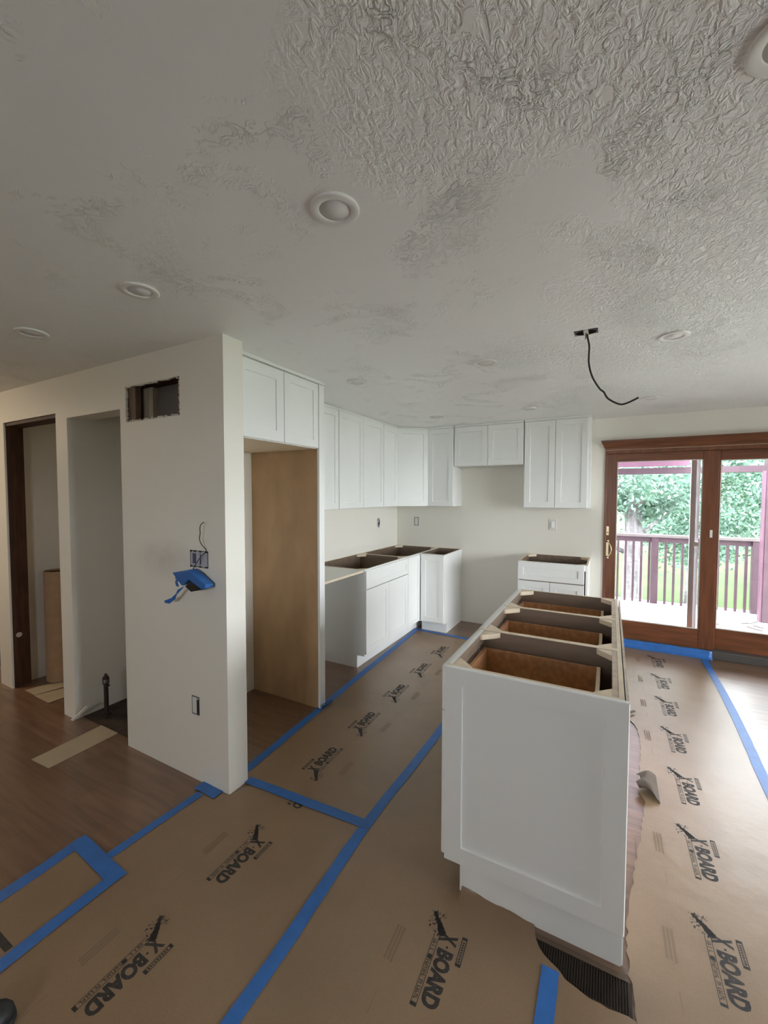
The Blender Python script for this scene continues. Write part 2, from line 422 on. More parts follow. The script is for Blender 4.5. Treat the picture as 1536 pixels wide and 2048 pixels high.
# wall behind the viewer
m = MB(); w = WN
m.box(XL, w['x0'], YN - T, YN, 0, ZC).box(w['x1'], XR, YN - T, YN, 0, ZC)
m.box(w['x0'], w['x1'], YN - T, YN, 0, w['z0']).box(w['x0'], w['x1'], YN - T, YN, w['z1'], ZC)
struct(m.build('wall_near', 'wall_paint'))
window('window_2', 'y', YN, WN['x0'], WN['x1'], WN['z0'], WN['z1'], 2, -1)
# end wall of the hall and the backs of the closets
m = MB().box(XL, KX - 0.115, 3.1, 3.2, 0, ZC)
struct(m.build('wall_hall_end', 'wall_paint'))
m = MB().box(-4.30, KX - 0.115, 2.45, 2.55, 0, ZC)
struct(m.build('wall_closet_back', 'wall_paint'))
m = MB().box(-4.30, -4.15, PY1, 2.45, 0, ZC)
struct(m.build('wall_closet_left', 'wall_paint'))
m = MB().box(-3.302, -3.156, PY1, 2.45, 0, ZC)
struct(m.build('wall_closet_middle', 'wall_paint'))

# partition wall: drywall skins around a hollow core, two openings and the cut vent hole
VX0, VX1, VZ0, VZ1 = -2.490, -2.001, 1.946, 2.151
g = 0.013
m = MB(); dc = dict(m=0)
yA, yB = PY0, PY0 + g
m.box(PX0, PX1, yA, yB, 0, VZ0, zp=1).box(PX0, PX1, yA, yB, VZ1, ZC, zm=1)
m.box(PX0, VX0, yA, yB, VZ0, VZ1, xp=1).box(VX1, PX1, yA, yB, VZ0, VZ1, xm=1)
m.box(PX0, PX1, PY1 - g, PY1, 0, ZC, ym=1)                # back skin
m.box(PX1 - g, PX1, yB, PY1 - g, 0, ZC, xm=1)            # end cap
m.box(PX0, PX0 + g, yB, PY1 - g, 0, ZC, xp=1)            # opening side
m.box(-3.156, PX0, PY0, PY1, 2.030, ZC)                  # header over the alcove
m.box(-3.302, -3.156, PY0, PY1, 0, ZC)                   # column between the openings
m.box(-4.098, -3.302, PY0, PY1, 2.074, ZC)               # header over the closet
m.box(-4.30, -4.125, PY0, PY1, 0, ZC).box(-4.125, -4.098, PY0, PY0 + g, 0, ZC)
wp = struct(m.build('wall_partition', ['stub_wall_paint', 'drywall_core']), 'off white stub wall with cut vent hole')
# ragged drywall bits round the hole
rg = MB(); rnd = random.Random(3)
for side in range(4):
    k = 26 if side < 2 else 14
    for i in range(k):
        u = (i + rnd.random() * 0.6) / k; s_ = rnd.uniform(0.002, 0.013); w_ = rnd.uniform(0.008, 0.022)
        if side == 0: rg.box(VX0 + u * (VX1 - VX0 - w_), VX0 + u * (VX1 - VX0 - w_) + w_, yA + 0.001, yB - 0.003, VZ0, VZ0 + s_)
        if side == 1: rg.box(VX0 + u * (VX1 - VX0 - w_), VX0 + u * (VX1 - VX0 - w_) + w_, yA + 0.001, yB - 0.003, VZ1 - s_, VZ1)
        if side == 2: rg.box(VX0, VX0 + s_, yA + 0.001, yB - 0.003, VZ0 + u * (VZ1 - VZ0 - w_), VZ0 + u * (VZ1 - VZ0 - w_) + w_)
        if side == 3: rg.box(VX1 - s_, VX1, yA + 0.001, yB - 0.003, VZ0 + u * (VZ1 - VZ0 - w_), VZ0 + u * (VZ1 - VZ0 - w_) + w_)
rg.build('ragged_drywall_edge', 'drywall_core', wp)
MB().box(-2.530, -2.418, yB + 0.002, yB + 0.036, 0.05, ZC - 0.005).build('wall_stud', 'stud_mid', wp)
MB().box(-2.452, -2.340, PY1 - g - 0.040, PY1 - g - 0.003, 0.05, ZC - 0.16).build('wall_stud', 'stud_pale', wp)
MB().box(-2.41, PX1 - g - 0.002, yB + 0.003, PY1 - g - 0.003, VZ1 + 0.004, VZ1 + 0.042).build('header_block', 'stud_wood', wp)
MB().box(-2.40, -2.02, PY1 - g - 0.0025, PY1 - g - 0.0005, VZ0 - 0.1, VZ1 + 0.05).build('backing_board', 'cavity_grey', wp)
# bare wood lining the closet opening
MB().box(-4.124, -4.098, PY0 + g + 0.001, PY1 - 0.002, 0.0, 2.073).build('jamb_stud', 'stud_wood', wp)
MB().box(-4.097, -3.303, PY0 + g + 0.001, PY1 - 0.002, 2.050, 2.073).build('jamb_header', 'stud_wood', wp)

sp = MB().lathe([(0.020, -0.0008), (0.020, 0.0004), (0.001, 0.0006)], 14).build('paint_spot', 'drywall_core', wp); sp.rotation_euler = (0, R(90), 0); sp.location = (-4.0975, 1.482, 0.415)
# wall base dark gap at the pier foot and wood skirting in closet left out; subfloor in the alcove
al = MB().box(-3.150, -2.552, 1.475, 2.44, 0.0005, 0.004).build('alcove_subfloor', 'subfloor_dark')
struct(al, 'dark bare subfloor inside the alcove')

# ------------------------------------------------------------------ patio sliding door
door = bpy.data.objects.new('door_1', None); COL.objects.link(door); struct(door, 'brown wood framed sliding patio door')
door.location = (0, BY, 0)
m = MB()      # outer frame (jambs and head)
m.box(DX0, DX0 + 0.0215, -0.012, T, 0.03, DZ1).box(DX1 - 0.05, DX1, -0.012, T, 0.03, DZ1).box(DX0 + 0.020, DX1 - 0.05, -0.012, T, 1.945, DZ1)
m.build('door_frame', 'door_wood', door, bevel=0.002)
MB().box(DX0, DX1, -0.022, T + 0.03, 0.0, 0.075).build('threshold', 'grey_metal', door, bevel=0.004)
def sash(name, x0, x1, y0, y1, z0, z1, gx0, gx1, gz0, gz1):
    m = MB(); m.box(x0, gx0, y0, y1, z0, z1).box(gx1, x1, y0, y1, z0, z1)
    o = m.build(name, 'door_wood', door, bevel=0.003)
    r = MB(); r.box(gx0, gx1, y0 + 0.001, y1 - 0.001, z0, gz0).box(gx0, gx1, y0 + 0.001, y1 - 0.001, gz1, z1)
    r.build('sash_rail', 'door_wood_rail', o, bevel=0.002)
    b = MB(); t = 0.007; ym = (y0 + y1) / 2
    b.box(gx0, gx0 + t, y0 + 0.006, ym, gz0, gz1).box(gx1 - t, gx1, y0 + 0.006, ym, gz0, gz1)
    b.box(gx0 + t, gx1 - t, y0 + 0.006, ym, gz0, gz0 + t).box(gx0 + t, gx1 - t, y0 + 0.006, ym, gz1 - t, gz1)
    b.build('glazing_bead', 'plate_white', o)
    MB().box(gx0, gx1, ym, ym + 0.004, gz0, gz1).build('pane', 'window_glass', o)
    return o
s1 = sash('sliding_sash', -0.030, 0.877, 0.000, 0.042, 0.078, 1.944, 0.060, 0.758, 0.258, 1.866)
s2 = sash('fixed_sash', 0.800, 1.748, 0.050, 0.092, 0.078, 1.944, 0.898, 1.66, 0.272, 1.856)
MB().box(0.822, 0.842, -0.003, 0.0, 1.135, 1.205).build('strike_plate', 'plate_white', s1)
hb = MB()     # brass pull: back plate and bowed grip
hb.box(-0.026, -0.004, -0.006, 0.0, 0.905, 1.045)
for zz in (0.885, 1.062):
    hb.lathe([(0.0, -0.003), (0.013, -0.003), (0.013, 0.003), (0.0, 0.003)], 14, (-0.012, -0.004, zz))
hb.tube([(-0.012, -0.006, 0.888), (-0.004, -0.022, 0.905), (0.014, -0.042, 0.935), (0.022, -0.048, 0.975), (0.014, -0.042, 1.015), (-0.004, -0.022, 1.045), (-0.010, -0.006, 1.06)], 0.0055, 8)
hd = hb.build('door_handle', 'brass', s1, smooth=False)
lk = MB().box(-0.026, -0.004, -0.004, 0.0, 1.118, 1.208).tube([(-0.014, -0.004, 1.150), (-0.014, -0.018, 1.140)], 0.006, 8)
lk.build('door_latch', 'brass', s1)
# crown-like head casing above the door
hc = MB(); prof = [(0.0, 1.986), (-0.014, 1.986), (-0.016, 2.004), (-0.024, 2.010), (-0.030, 2.030), (-0.048, 2.062), (-0.050, 2.080), (0.0, 2.080)]
b = len(hc.v)
for xend, sg in ((DX0, -1), (DX1, 1)):
    for (yy, zz) in prof: hc.v.append((xend + sg * (-yy) * 1.0 + (0.012 if sg < 0 else -0.012), BY + yy, zz))
n = len(prof)
for i in range(n):
    j = (i + 1) % n; hc.face([i, j, n + j, n + i])
hc.face(list(range(n))); hc.face([n + i for i in range(n)][::-1])
hco = struct(hc.build('trim_1', 'door_wood_rail'), 'moulded wood head casing over the patio door')
MB().box(DX0 + 0.0, DX1, BY - 0.022, BY - 0.001, 1.979, 1.9855).build('lower_bead', 'bead_tan', hco)
# screen panel parked outside
scn = MB(); y0 = 0.15
scn.box(0.690, 0.732, y0, y0 + 0.025, 0.09, 1.95).box(0.735, 0.765, y0 + 0.026, y0 + 0.05, 0.09, 1.95)
scn.box(0.732, 0.764, y0 + 0.002, y0 + 0.022, 1.035, 1.075)
scn.build('screen_frame', 'aluminium', door)

# ------------------------------------------------------------------ cabinets (local: x width, y depth with the front at y=0 facing -y)
WH, DKM = 'cabinet_white', 'carcass_dark'
H = 0.876; TK = 0.115
def carcass(w, d, z0, z1, parent, top_open=True, toe=False, inner=2):
    """open box of boards; white outside, plywood inside"""
    t = 0.016; m = MB()
    zb = z0 + (TK if toe else 0)
    m.box(0, t, 0, d, zb, z1, 0, xp=inner, zp=1).box(w - t, w, 0, d, zb, z1, 0, xm=inner, zp=1)
    m.box(t, w - t, d - t, d, zb, z1, 0, ym=inner, zp=1)
    m.box(t, w - t, 0, d - t, zb, zb + t, 0, zp=inner)
    m.box(t, w - t, 0.0, 0.019, z1 - 0.055, z1, 0, yp=inner, zp=0)          # face rail
    if not top_open: m.box(t, w - t, 0.019, d - t, z1 - t, z1, 0)
    if toe:
        m.box(0, t, 0.075, d, z0, zb, 0).box(w - t, w, 0.075, d, z0, zb, 0)
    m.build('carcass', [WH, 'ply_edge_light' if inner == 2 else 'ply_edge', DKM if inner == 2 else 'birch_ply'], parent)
    if toe: MB().box(t, w - t, 0.075, 0.090, z0, zb, 0).build('toe_kick', WH, parent)
def braces(w, d, z1, parent, t=0.016, a=0.075):
    for sx in (0, 1):
        for sy in (0, 1):
            x0 = t + 0.001 if sx == 0 else w - t - 0.001; y0 = 0.020 if sy == 0 else d - t - 0.001
            dx = a * (1 if sx == 0 else -1); dy = a * (1 if sy == 0 else -1)
            q = [(x0, y0), (x0 + dx, y0), (x0 + dx * 0.95, y0 + dy * 0.12), (x0 + dx * 0.12, y0 + dy * 0.95), (x0, y0 + dy)]
            if dx * dy < 0: q = q[::-1]
            MB().prism(q, z1 - 0.024, z1 - 0.001).build('corner_brace', 'ply_edge_light', parent)
def door_part(x0, x1, z0, z1, parent, name='door', st=0.057):
    g = 0.0022
    return MB().shaker(x0 + g, x1 - g, z0 + g, z1 - g, -0.020, 0.0185, min(st, (x1 - x0) * 0.30, (z1 - z0) * 0.32), 0.007).build(name, WH, parent)
def drawer_box(w, d, z1, h, parent, t=0.014):
    x0, x1 = 0.030, w - 0.030; y0, y1 = 0.022, d - 0.075
    m = MB()
    m.box(x0, x1, y0, y0 + t, z1 - h, z1, 0).box(x0, x1, y1 - t, y1, z1 - h, z1, 0, zp=1)
    m.box(x0, x0 + t, y0 + t, y1 - t, z1 - h, z1, 0).box(x1 - t, x1, y0 + t, y1 - t, z1 - h, z1, 0)
    m.box(x0 + t, x1 - t, y0 + t, y1 - t, z1 - h, z1 - h + 0.008, 2)
    return m.build('drawer', ['drawer_wood', 'ply_edge_light', 'birch_ply'], parent)

# --- island: three base cabinets in a row, fronts to the aisle (-x)
IXF, IXR, IY0, IY1 = -0.538, 0.056, 1.500, 2.968
cw = (IY1 - IY0) / 3
labs = ['open topped white island cabinet with shaker end panel beside the floor register', 'middle open topped white island cabinet holding a wooden drawer', 'open topped white island cabinet at the patio door end of the island']
for i in range(3):
    y1 = IY0 + cw * (i + 1)
    t = thing('island_base_cabinet', labs[i], 'cabinet', (IXF, y1, 0), R(-90), 'island base cabinets')
    d = IXR - IXF - 0.001
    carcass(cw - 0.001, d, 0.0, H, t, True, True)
    braces(cw - 0.001, d, H, t)
    dr = drawer_box(cw, d, 0.800, 0.115, t)
    door_part(0, cw, 0.695, H - 0.004, dr, 'drawer_front', 0.045)
    MB().box(0.0165, cw - 0.0175, d - 0.034, d - 0.0165, H - 0.09, H - 0.0005).build('back_rail', 'ply_edge', t)
    door_part(0, cw / 2, TK + 0.004, 0.695, t); door_part(cw / 2, cw, TK + 0.004, 0.695, t)
    if i == 0:
        # decorative end panel on the near side (local +x side)
        ep = MB(); tmp = MB().shaker(0, 0.607, 0, H - TK - 0.002, 0, 0.019, 0.066, 0.008)
        # local frame of the cabinet: +x is towards the viewer, y is across
        ep.v = [(cw + 0.019 - p[1], p[0], p[2] + TK + 0.004) for p in tmp.v]; ep.f = tmp.f; ep.m = tmp.m
        ep.build('end_panel', WH, t)
        MB().box(cw, cw + 0.003, 0.072, 0.600, 0.0, TK + 0.004).box(cw, cw + 0.0035, 0.060, 0.0715, 0, TK + 0.004).build('end_kick_board', WH, t)
bk = MB().box(0, 0.008, 0, IY1 - IY0 - 0.004, 0, H - 0.004, 0, zp=1).build('island_back_panel', [WH, 'ply_edge'])
bk.location = (IXR + 0.0035, IY0 + 0.003, 0); tag(bk, 'thin white back panel skinning the patio side of the island', 'panel')

# --- refrigerator surround
t = MB(); FX, FY0, FY1 = -1.779, 2.339, 2.390
t.box(KX + 0.001, FX - 0.018, FY0, FY1, 0.0, ZC - 0.022, 1, ym=0, yp=1).box(FX - 0.018, FX, FY0 - 0.006, FY1, 0.0, ZC - 0.022, 1)
fp = t.build('tall_side_panel', ['birch_ply', WH]); tag(fp, 'full height refrigerator side panel with bare plywood face and white edge', 'panel')
t = thing('over_fridge_cabinet', 'white two door wall cabinet above the empty refrigerator space', 'cabinet', (FX - 0.020, PY1 + 0.004, 0), R(90))
w = FY0 - PY1 - 0.014
m = MB(); m.box(0, w, 0.0, FX - 0.022 - KX, 1.846, ZC - 0.003, 0, zm=1); m.build('carcass', [WH, 'ply_edge_light'], t)
sm = 1.985 - PY1 - 0.004
door_part(0.055, sm, 1.848, ZC - 0.022, t, st=0.065); door_part(sm, w, 1.848, ZC - 0.022, t, st=0.052)
MB().box(0.0, 0.055, -0.020, 0, 1.848, ZC - 0.004).build('filler_strip', WH, t)
MB().box(0, w + 0.06, -0.030, 0.0, ZC - 0.020, ZC - 0.001).build('top_trim', WH, t)

# --- wall cabinets, left run
UX, UZ0, UZ1 = -2.157, 1.396, ZC - 0.012
UD = UX - 0.020 - KX - 0.001
def upper_left(y0, y1, doors, label, zb=UZ0):
    t = thing('wall_cabinet', label, 'cabinet', (UX - 0.020, y0, 0), R(90), 'kitchen wall cabinets')
    w = y1 - y0 - 0.001
    MB().box(0, w, 0, UD, zb, UZ1 + 0.01, 0, zm=1).build('carcass', [WH, 'plate_white'], t)
    x = 0
    for i in range(doors):
        door_part(w * i / doors, w * (i + 1) / doors, zb, UZ1 - 0.010, t)
    MB().box(0, w, -0.014, 0.0, UZ1 - 0.009, UZ1 + 0.010).build('top_trim', WH, t)
    return t
upper_left(2.395, 3.120, 2, 'white wall cabinet right behind the tall refrigerator panel')
upper_left(3.124, 3.968, 2, 'wide white two door wall cabinet over the sink base')
upper_left(3.972, 4.300, 1, 'narrow white wall cabinet beside the angled corner cabinet')
# diagonal corner cabinet
UY = 4.546 - 0.02
t = thing('corner_wall_cabinet', 'white wall cabinet with angled door across the kitchen corner', 'cabinet', (KX, BY, 0), 0, 'kitchen wall cabinets')
pts = [(0.001, -0.001), (0.001, -(BY - 4.304)), (UX - 0.020 - KX, -(BY - 4.304)), (-1.882 - KX, UY + 0.02 - BY), (-1.882 - KX, -0.001)]
MB().prism(pts, UZ0, UZ1 + 0.01).build('carcass', WH, t)
A = Vector((UX - 0.020 - KX, 4.304 - BY, 0)); B = Vector((-1.882 - KX, UY + 0.02 - BY, 0)); dv = (B - A); L = dv.length; dv.normalize(); nv = Vector((dv.y, -dv.x, 0))
tmp = MB().shaker(0.006, L - 0.004, UZ0, UZ1 - 0.010, 0, 0.0185, 0.057, 0.007); dd = MB(); dd.f = tmp.f; dd.m = tmp.m
dd.v = [tuple(A + dv * p[0] + nv * (0.020 - p[1]) + Vector((0, 0, p[2]))) for p in tmp.v]
dd.build('door', WH, t)
# back run
def upper_back(x0, x1, doors, label, zb=UZ0, side=0.0):
    t = thing('wall_cabinet', label, 'cabinet', (x0, UY + 0.020, 0), 0, 'kitchen wall cabinets')
    w = x1 - x0 - 0.001
    MB().box(0, w, 0, BY - UY - 0.021, zb, UZ1 + 0.01, 0, zm=1).build('carcass', [WH, 'plate_white'], t)
    for i in range(doors):
        door_part((w - side) * i / doors, (w - side) * (i + 1) / doors, zb, UZ1 - 0.012, t)
    MB().box(0, w, -0.014, 0.0, UZ1 - 0.010, UZ1 + 0.010).build('top_trim', WH, t)
    return t
upper_back(-1.875, -1.564, 1, 'narrow white wall cabinet between angled corner cabinet and range gap')
upper_back(-1.558, -0.802, 2, 'short white two door wall cabinet above the empty range gap', 1.848)
upper_back(-0.796, -0.176, 2, 'tall white two door wall cabinet beside the patio door', UZ0, 0.018)

# --- base cabinets, left run
BXF = -1.838           # door face
BXC = BXF - 0.020      # carcass face
BD = BXC - KX - 0.001
t = thing('sink_base_cabinet', 'open topped white sink base with false drawer front and two doors', 'cabinet', (BXC, 3.066, 0), R(90), 'kitchen base cabinets')
w = 3.916 - 3.066
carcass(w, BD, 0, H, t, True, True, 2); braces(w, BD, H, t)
door_part(0, w, 0.703, H - 0.006, t, 'drawer_front', 0.050)
door_part(0, w / 2, TK + 0.016, 0.700, t); door_part(w / 2, w, TK + 0.016, 0.700, t)
NYF, NYC = 4.229, 4.249
t = thing('corner_base_cabinet', 'open topped white blind corner base cabinet with one narrow door', 'cabinet', (BXC, 3.918, 0), R(90), 'kitchen base cabinets')
w = BY - 3.918 - 0.002
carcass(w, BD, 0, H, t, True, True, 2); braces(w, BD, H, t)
door_part(0.002, NYF - 3.918 - 0.002, TK + 0.010, H - 0.006, t, st=0.050)
t = thing('narrow_base_cabinet', 'narrow open topped white base cabinet ending the run at the range gap', 'cabinet', (BXC + 0.002, NYC, 0), 0, 'kitchen base cabinets')
w = -1.560 - BXC - 0.002
carcass(w, BY - NYC - 0.001, 0, H, t, True, True, 2)
door_part(0.022, w, TK + 0.010, H - 0.006, t)
# right base cabinet
t = thing('drawer_base_cabinet', 'open topped white base cabinet with drawer and two doors near the patio door', 'cabinet', (-0.792, NYC, 0), 0, 'kitchen base cabinets')
w = -0.168 + 0.792
carcass(w, BY - NYC - 0.001, 0, H, t, True, True, 2); braces(w, BY - NYC, H, t); dr = drawer_box(w, BY - NYC, 0.800, 0.115, t)
door_part(0.002, w - 0.024, 0.695, H - 0.004, dr, 'drawer_front', 0.050)
door_part(0.002, w / 2 - 0.012, TK + 0.01, 0.691, t); door_part(w / 2 - 0.012, w - 0.024, TK + 0.01, 0.691, t)
# dishwasher gap board
db = MB().box(KX + 0.002, BXC - 0.004, 2.394, 3.062, H - 0.019, H - 0.002, 0, xp=1, ym=1, yp=1).build('dishwasher_board', ['plate_white', 'ply_edge_light'])
tag(db, 'loose white board with raw wood edge bridging the dishwasher gap', 'board')

# ------------------------------------------------------------------ ceiling lights, cable
lt = thing('recessed_light', 'unlit round white recessed light flush in the textured ceiling', 'ceiling light', (-0.679, 0.966, ZC), 0, 'recessed ceiling lights')
MB().lathe([(0.067, 0.0), (0.067, -0.006), (0.065, -0.0075), (0.045, -0.0065), (0.0435, -0.005), (0.0435, -0.001)], 40).build('trim_ring', 'light_trim', lt, smooth=True)
MB().lathe([(0.0433, -0.001), (0.0433, -0.0035), (0.0001, -0.0035)], 40).build('lens', 'light_lens', lt, smooth=True)
lt['label'] = 'unlit round recessed light over the aisle ahead of the blue tape crossing'
for x, y, lb in ((-1.602, 0.985, 'unlit round recessed light just out from the stub wall corner'), (0.262, 0.985, 'unlit round recessed light over the floor register end of the island'),
                 (-2.475, 0.985, 'unlit round recessed light out from the alcove opening'), (-1.560, 2.471, 'unlit round recessed light beside the over fridge cabinet'),
                 (-0.665, 2.477, 'unlit round recessed light midway between junction box and over fridge cabinet'), (0.257, 2.500, 'unlit round recessed light beside the ceiling junction box'),
                 (-1.550, 3.960, 'unlit round recessed light before the angled corner cabinet'), (-0.664, 3.965, 'unlit round recessed light before the tall two door wall cabinet'),
                 (0.264, 3.990, 'unlit round recessed light near the cable end before the patio door')):
    dup(lt, (x, y, ZC), label=lb)
hl = thing('hall_ceiling_lamp', 'warm lit round ceiling lamp in the hall beyond the closets', 'ceiling lamp', (-5.1, 0.45, ZC))
MB().lathe([(0.15, 0.0), (0.15, -0.03), (0.001, -0.031)], 32).build('lamp_base', 'light_trim', hl)
MB().lathe([(0.14, -0.031), (0.135, -0.06), (0.10, -0.09), (0.05, -0.105), (0.001, -0.108)], 32).build('lamp_shade', 'lamp_glow', hl, smooth=True)
jb = thing('ceiling_junction_box', 'round junction box set in a rectangular hole cut in the ceiling', 'junction box', (-0.118, 2.249, ZC))
MB().lathe([(0.049, 0.062), (0.049, -0.002), (0.046, -0.002), (0.046, 0.055), (0.001, 0.056)], 30).build('box_shell', 'grey_metal', jb, smooth=False).scale = (1, 0.72, 1)
mb_ = MB().box(-0.010, 0.010, -0.037, 0.037, -0.006, 0.002).build('mounting_bar', 'plate_white', jb)
MB().tube([(0, -0.006, -0.004), (0.0, -0.006, -0.030), (-0.003, -0.006, -0.034)], 0.0025, 8).build('mounting_screw', 'grey_metal', mb_)
def smooth_pts(p, n=6):
    out = []; P = [Vector(q) for q in p]
    for i in range(len(P) - 1):
        a, b, c, d = P[max(i - 1, 0)], P[i], P[i + 1], P[min(i + 2, len(P) - 1)]
        for k in range(n):
            u = k / n
            out.append(0.5 * ((2 * b) + (c - a) * u + (2 * a - 5 * b + 4 * c - d) * u * u + (3 * b - a - 3 * c + d) * u ** 3))
    out.append(P[-1]); return out
yc = 2.262
cb = MB().tube(smooth_pts([(-0.112, yc, 2.345), (-0.113, yc, 2.300), (-0.104, yc + .012, 2.252), (-0.105, yc + .02, 2.215), (-0.104, yc + .025, 2.165), (-0.088, yc + .03, 2.103), (-0.056, yc + .033, 2.045), (-0.038, yc + .035, 2.027), (-0.018, yc + .036, 1.993), (0.028, yc + .038, 1.963), (0.060, yc + .038, 1.964), (0.108, yc + .038, 1.985)]), 0.0042, 8)
tag(cb.build('hanging_cable', 'black_plastic', smooth=True), 'black electrical cable curling down from the ceiling junction box', 'cable')

# ------------------------------------------------------------------ wall boxes
def wall_box(name, label, x0, x1, z0, z1, y, cat='electrical box', blue=True, cut=0.004):
    t = thing(name, label, cat, ((x0 + x1) / 2, y, (z0 + z1) / 2))
    w, h = (x1 - x0) / 2, (z1 - z0) / 2; f = 0.003
    m = MB(); m.box(-w, -w + f, -0.002, 0, -h, h).box(w - f, w, -0.002, 0, -h, h).box(-w + f, w - f, -0.002, 0, h - f, h).box(-w + f, w - f, -0.002, 0, -h, -h + f)
    m.build('cut_edge', 'dark_void', t)
    MB().box(-w + f, w - f, -0.0015, 0, -h + f, h - f).build('box_back', 'box_plastic', t)
    return t, w, h
t, w, h = wall_box('double_outlet_box', 'open two gang electrical box with bare blue plastic on the stub wall', -1.937, -1.799, 1.150, 1.237, PY0)
MB().box(-0.048, -0.022, -0.003, -0.0005, -0.025, 0.028).build('blue_insert', 'box_blue', t)
MB().box(0.008, 0.016, -0.003, -0.0005, -0.028, 0.030).build('blue_insert', 'box_blue', t)
for xx in (-0.060, -0.030, 0.012, 0.058):
    for zz in (0.040, -0.040): MB().box(xx - 0.008, xx + 0.008, -0.004, -0.001, zz - 0.004, zz + 0.004).build('screw_ear', 'dark_void', t)
t, w, h = wall_box('single_outlet_box', 'small open outlet box low on the stub wall', -1.944, -1.886, 0.358, 0.456, PY0)
MB().box(-0.022, 0.008, -0.004, -0.001, -0.040, 0.042).build('outlet_body', 'plate_white', t)
MB().box(0.012, 0.025, -0.003, -0.001, -0.044, 0.034).build('dark_gap', 'black_plastic', t)
t, w, h = wall_box('backsplash_outlet_box', 'open outlet box with black outline on the back wall under the corner cabinet', -2.187, -2.128, 1.140, 1.247, BY)
MB().box(-0.019, 0.019, -0.003, -0.001, -0.042, 0.042).build('cover_sheet', 'plate_white', t)
t = thing('sink_wall_outlet_box', 'small open outlet box with dangling wire on the wall over the sink base', 'electrical box', (KX, 4.34, 1.20))
MB().box(0.0, 0.002, -0.030, 0.030, -0.050, 0.050).build('box_back', 'box_plastic', t)
MB().tube([(0.002, 0.0, 0.04), (0.014, 0.008, 0.01), (0.010, -0.005, -0.02), (0.012, -0.012, -0.065)], 0.004, 6).build('wire', 'black_plastic', t)
MB().box(0.002, 0.008, -0.004, 0.020, -0.030, -0.002).build('wire_clamp', 'dark_void', t)
t = thing('wall_switch', 'white light switch plate on the back wall above the drawer base', 'switch', (-0.539, BY, 1.207))
MB().box(-0.040, 0.040, -0.006, 0, -0.062, 0.062).build('cover_plate', 'plate_white', t, bevel=0.003)
MB().box(-0.018, 0.018, -0.011, -0.006, -0.034, 0.034).build('rocker', 'cabinet_white', t, bevel=0.002)
# taped-up device hanging from the wire
cbl = MB().tube(smooth_pts([(-1.790, 1.400, 1.389), (-1.811, 1.400, 1.376), (-1.819, 1.400, 1.359), (-1.821, 1.402, 1.331), (-1.829, 1.404, 1.301), (-1.823, 1.412, 1.272), (-1.807, 1.424, 1.243), (-1.83, 1.412, 1.212), (-1.849, 1.40, 1.18), (-1.865, 1.390, 1.146)]), 0.0022, 6)
tag(cbl.build('thin_wire', 'black_plastic', smooth=True), 'thin black wire poking out of the two gang box', 'wire')
t = thing('taped_wall_control', 'black wall control wrapped in torn blue tape hanging from its wire', 'wall control', (-1.87, 1.385, 1.09))
def loc(p): return [(x + 1.87, z - 1.09) for x, z in p]
MB().prism(loc([(-1.854, 1.090), (-1.783, 1.052), (-1.86, 1.034), (-1.907, 1.057)]), -0.012, 0.030, 'y').build('control_body', 'black_plastic', t)
tw_ = MB().prism(loc([(-1.918, 1.137), (-1.872, 1.145), (-1.827, 1.127), (-1.744, 1.081), (-1.747, 1.063), (-1.777, 1.055), (-1.854, 1.088), (-1.873, 1.095), (-1.912, 1.063), (-1.928, 1.059), (-1.966, 1.086), (-1.960, 1.11)]), -0.018, 0.034, 'y').build('tape_wrap', 'blue_tape', t, bevel=0.004)
MB().prism(loc([(-2.003, 1.12), (-1.918, 1.137), (-1.960, 1.086), (-1.988, 1.093), (-1.978, 1.097)]), -0.014, -0.010, 'y').build('tape_flag', 'blue_tape', tw_)
tl = MB(); a_ = [(-1.912, 1.058), (-1.956, 1.035), (-1.993, 1.006), (-2.013, 0.985), (-2.065, 0.966)]; b_ = [(-1.928, 1.044), (-1.961, 1.012), (-1.997, 0.979), (-2.03, 0.953), (-2.059, 0.954)]
for i in range(5):
    yy = (-0.012, -0.020, -0.006, -0.016, -0.022)[i]
    for q in (a_[i], b_[i]):
        tl.v.append((q[0] + 1.87, yy, q[1] - 1.09)); 
    for q in (a_[i], b_[i]): tl.v.append((q[0] + 1.87, yy + 0.0015, q[1] - 1.09))
for i in range(4):
    k = 4 * i
    tl.face([k, k + 1, k + 5, k + 4]); tl.face([k + 2, k + 6, k + 7, k + 3]); tl.face([k, k + 4, k + 6, k + 2]); tl.face([k + 1, k + 3, k + 7, k + 5])
tl.build('tape_tail', 'blue_tape', tw_)
MB().prism(loc([(-1.986, 1.085), (-1.995, 1.07), (-1.989, 1.053), (-1.977, 1.046), (-1.965, 1.052), (-1.974, 1.060), (-1.978, 1.072), (-1.958, 1.089)]), -0.006, -0.003, 'y').build('tape_curl', 'blue_tape', tw_)

# ------------------------------------------------------------------ left side: pipe, roll, loose strips
t = thing('gas_pipe_stub', 'dark capped pipe stub rising from the alcove floor', 'pipe', (-3.035, 1.565, 0.004))
MB().lathe([(0.028, 0.0), (0.028, 0.012), (0.014, 0.016), (0.014, 0.215), (0.020, 0.218), (0.020, 0.262), (0.014, 0.270), (0.006, 0.288)], 12).build('pipe', 'rusty_pipe', t)
MB().tube([(0.015, 0, 0.20), (0.038, 0, 0.215)], 0.007, 8).build('valve_lever', 'rusty_pipe', t)
MB().lathe([(0.0205, 0.225), (0.0215, 0.228), (0.0215, 0.246), (0.0205, 0.25)], 12).build('brass_collar', 'grey_metal', t)
sl = MB().obox((-3.115, 1.437, 0.050), (0.004, 0, 0), (0.03, 0.034, 0.040), (0, -0.006, 0.006)).build('white_sliver', 'white_scrap')
tag(sl, 'thin white sliver of trim leaning on the column foot', 'scrap')
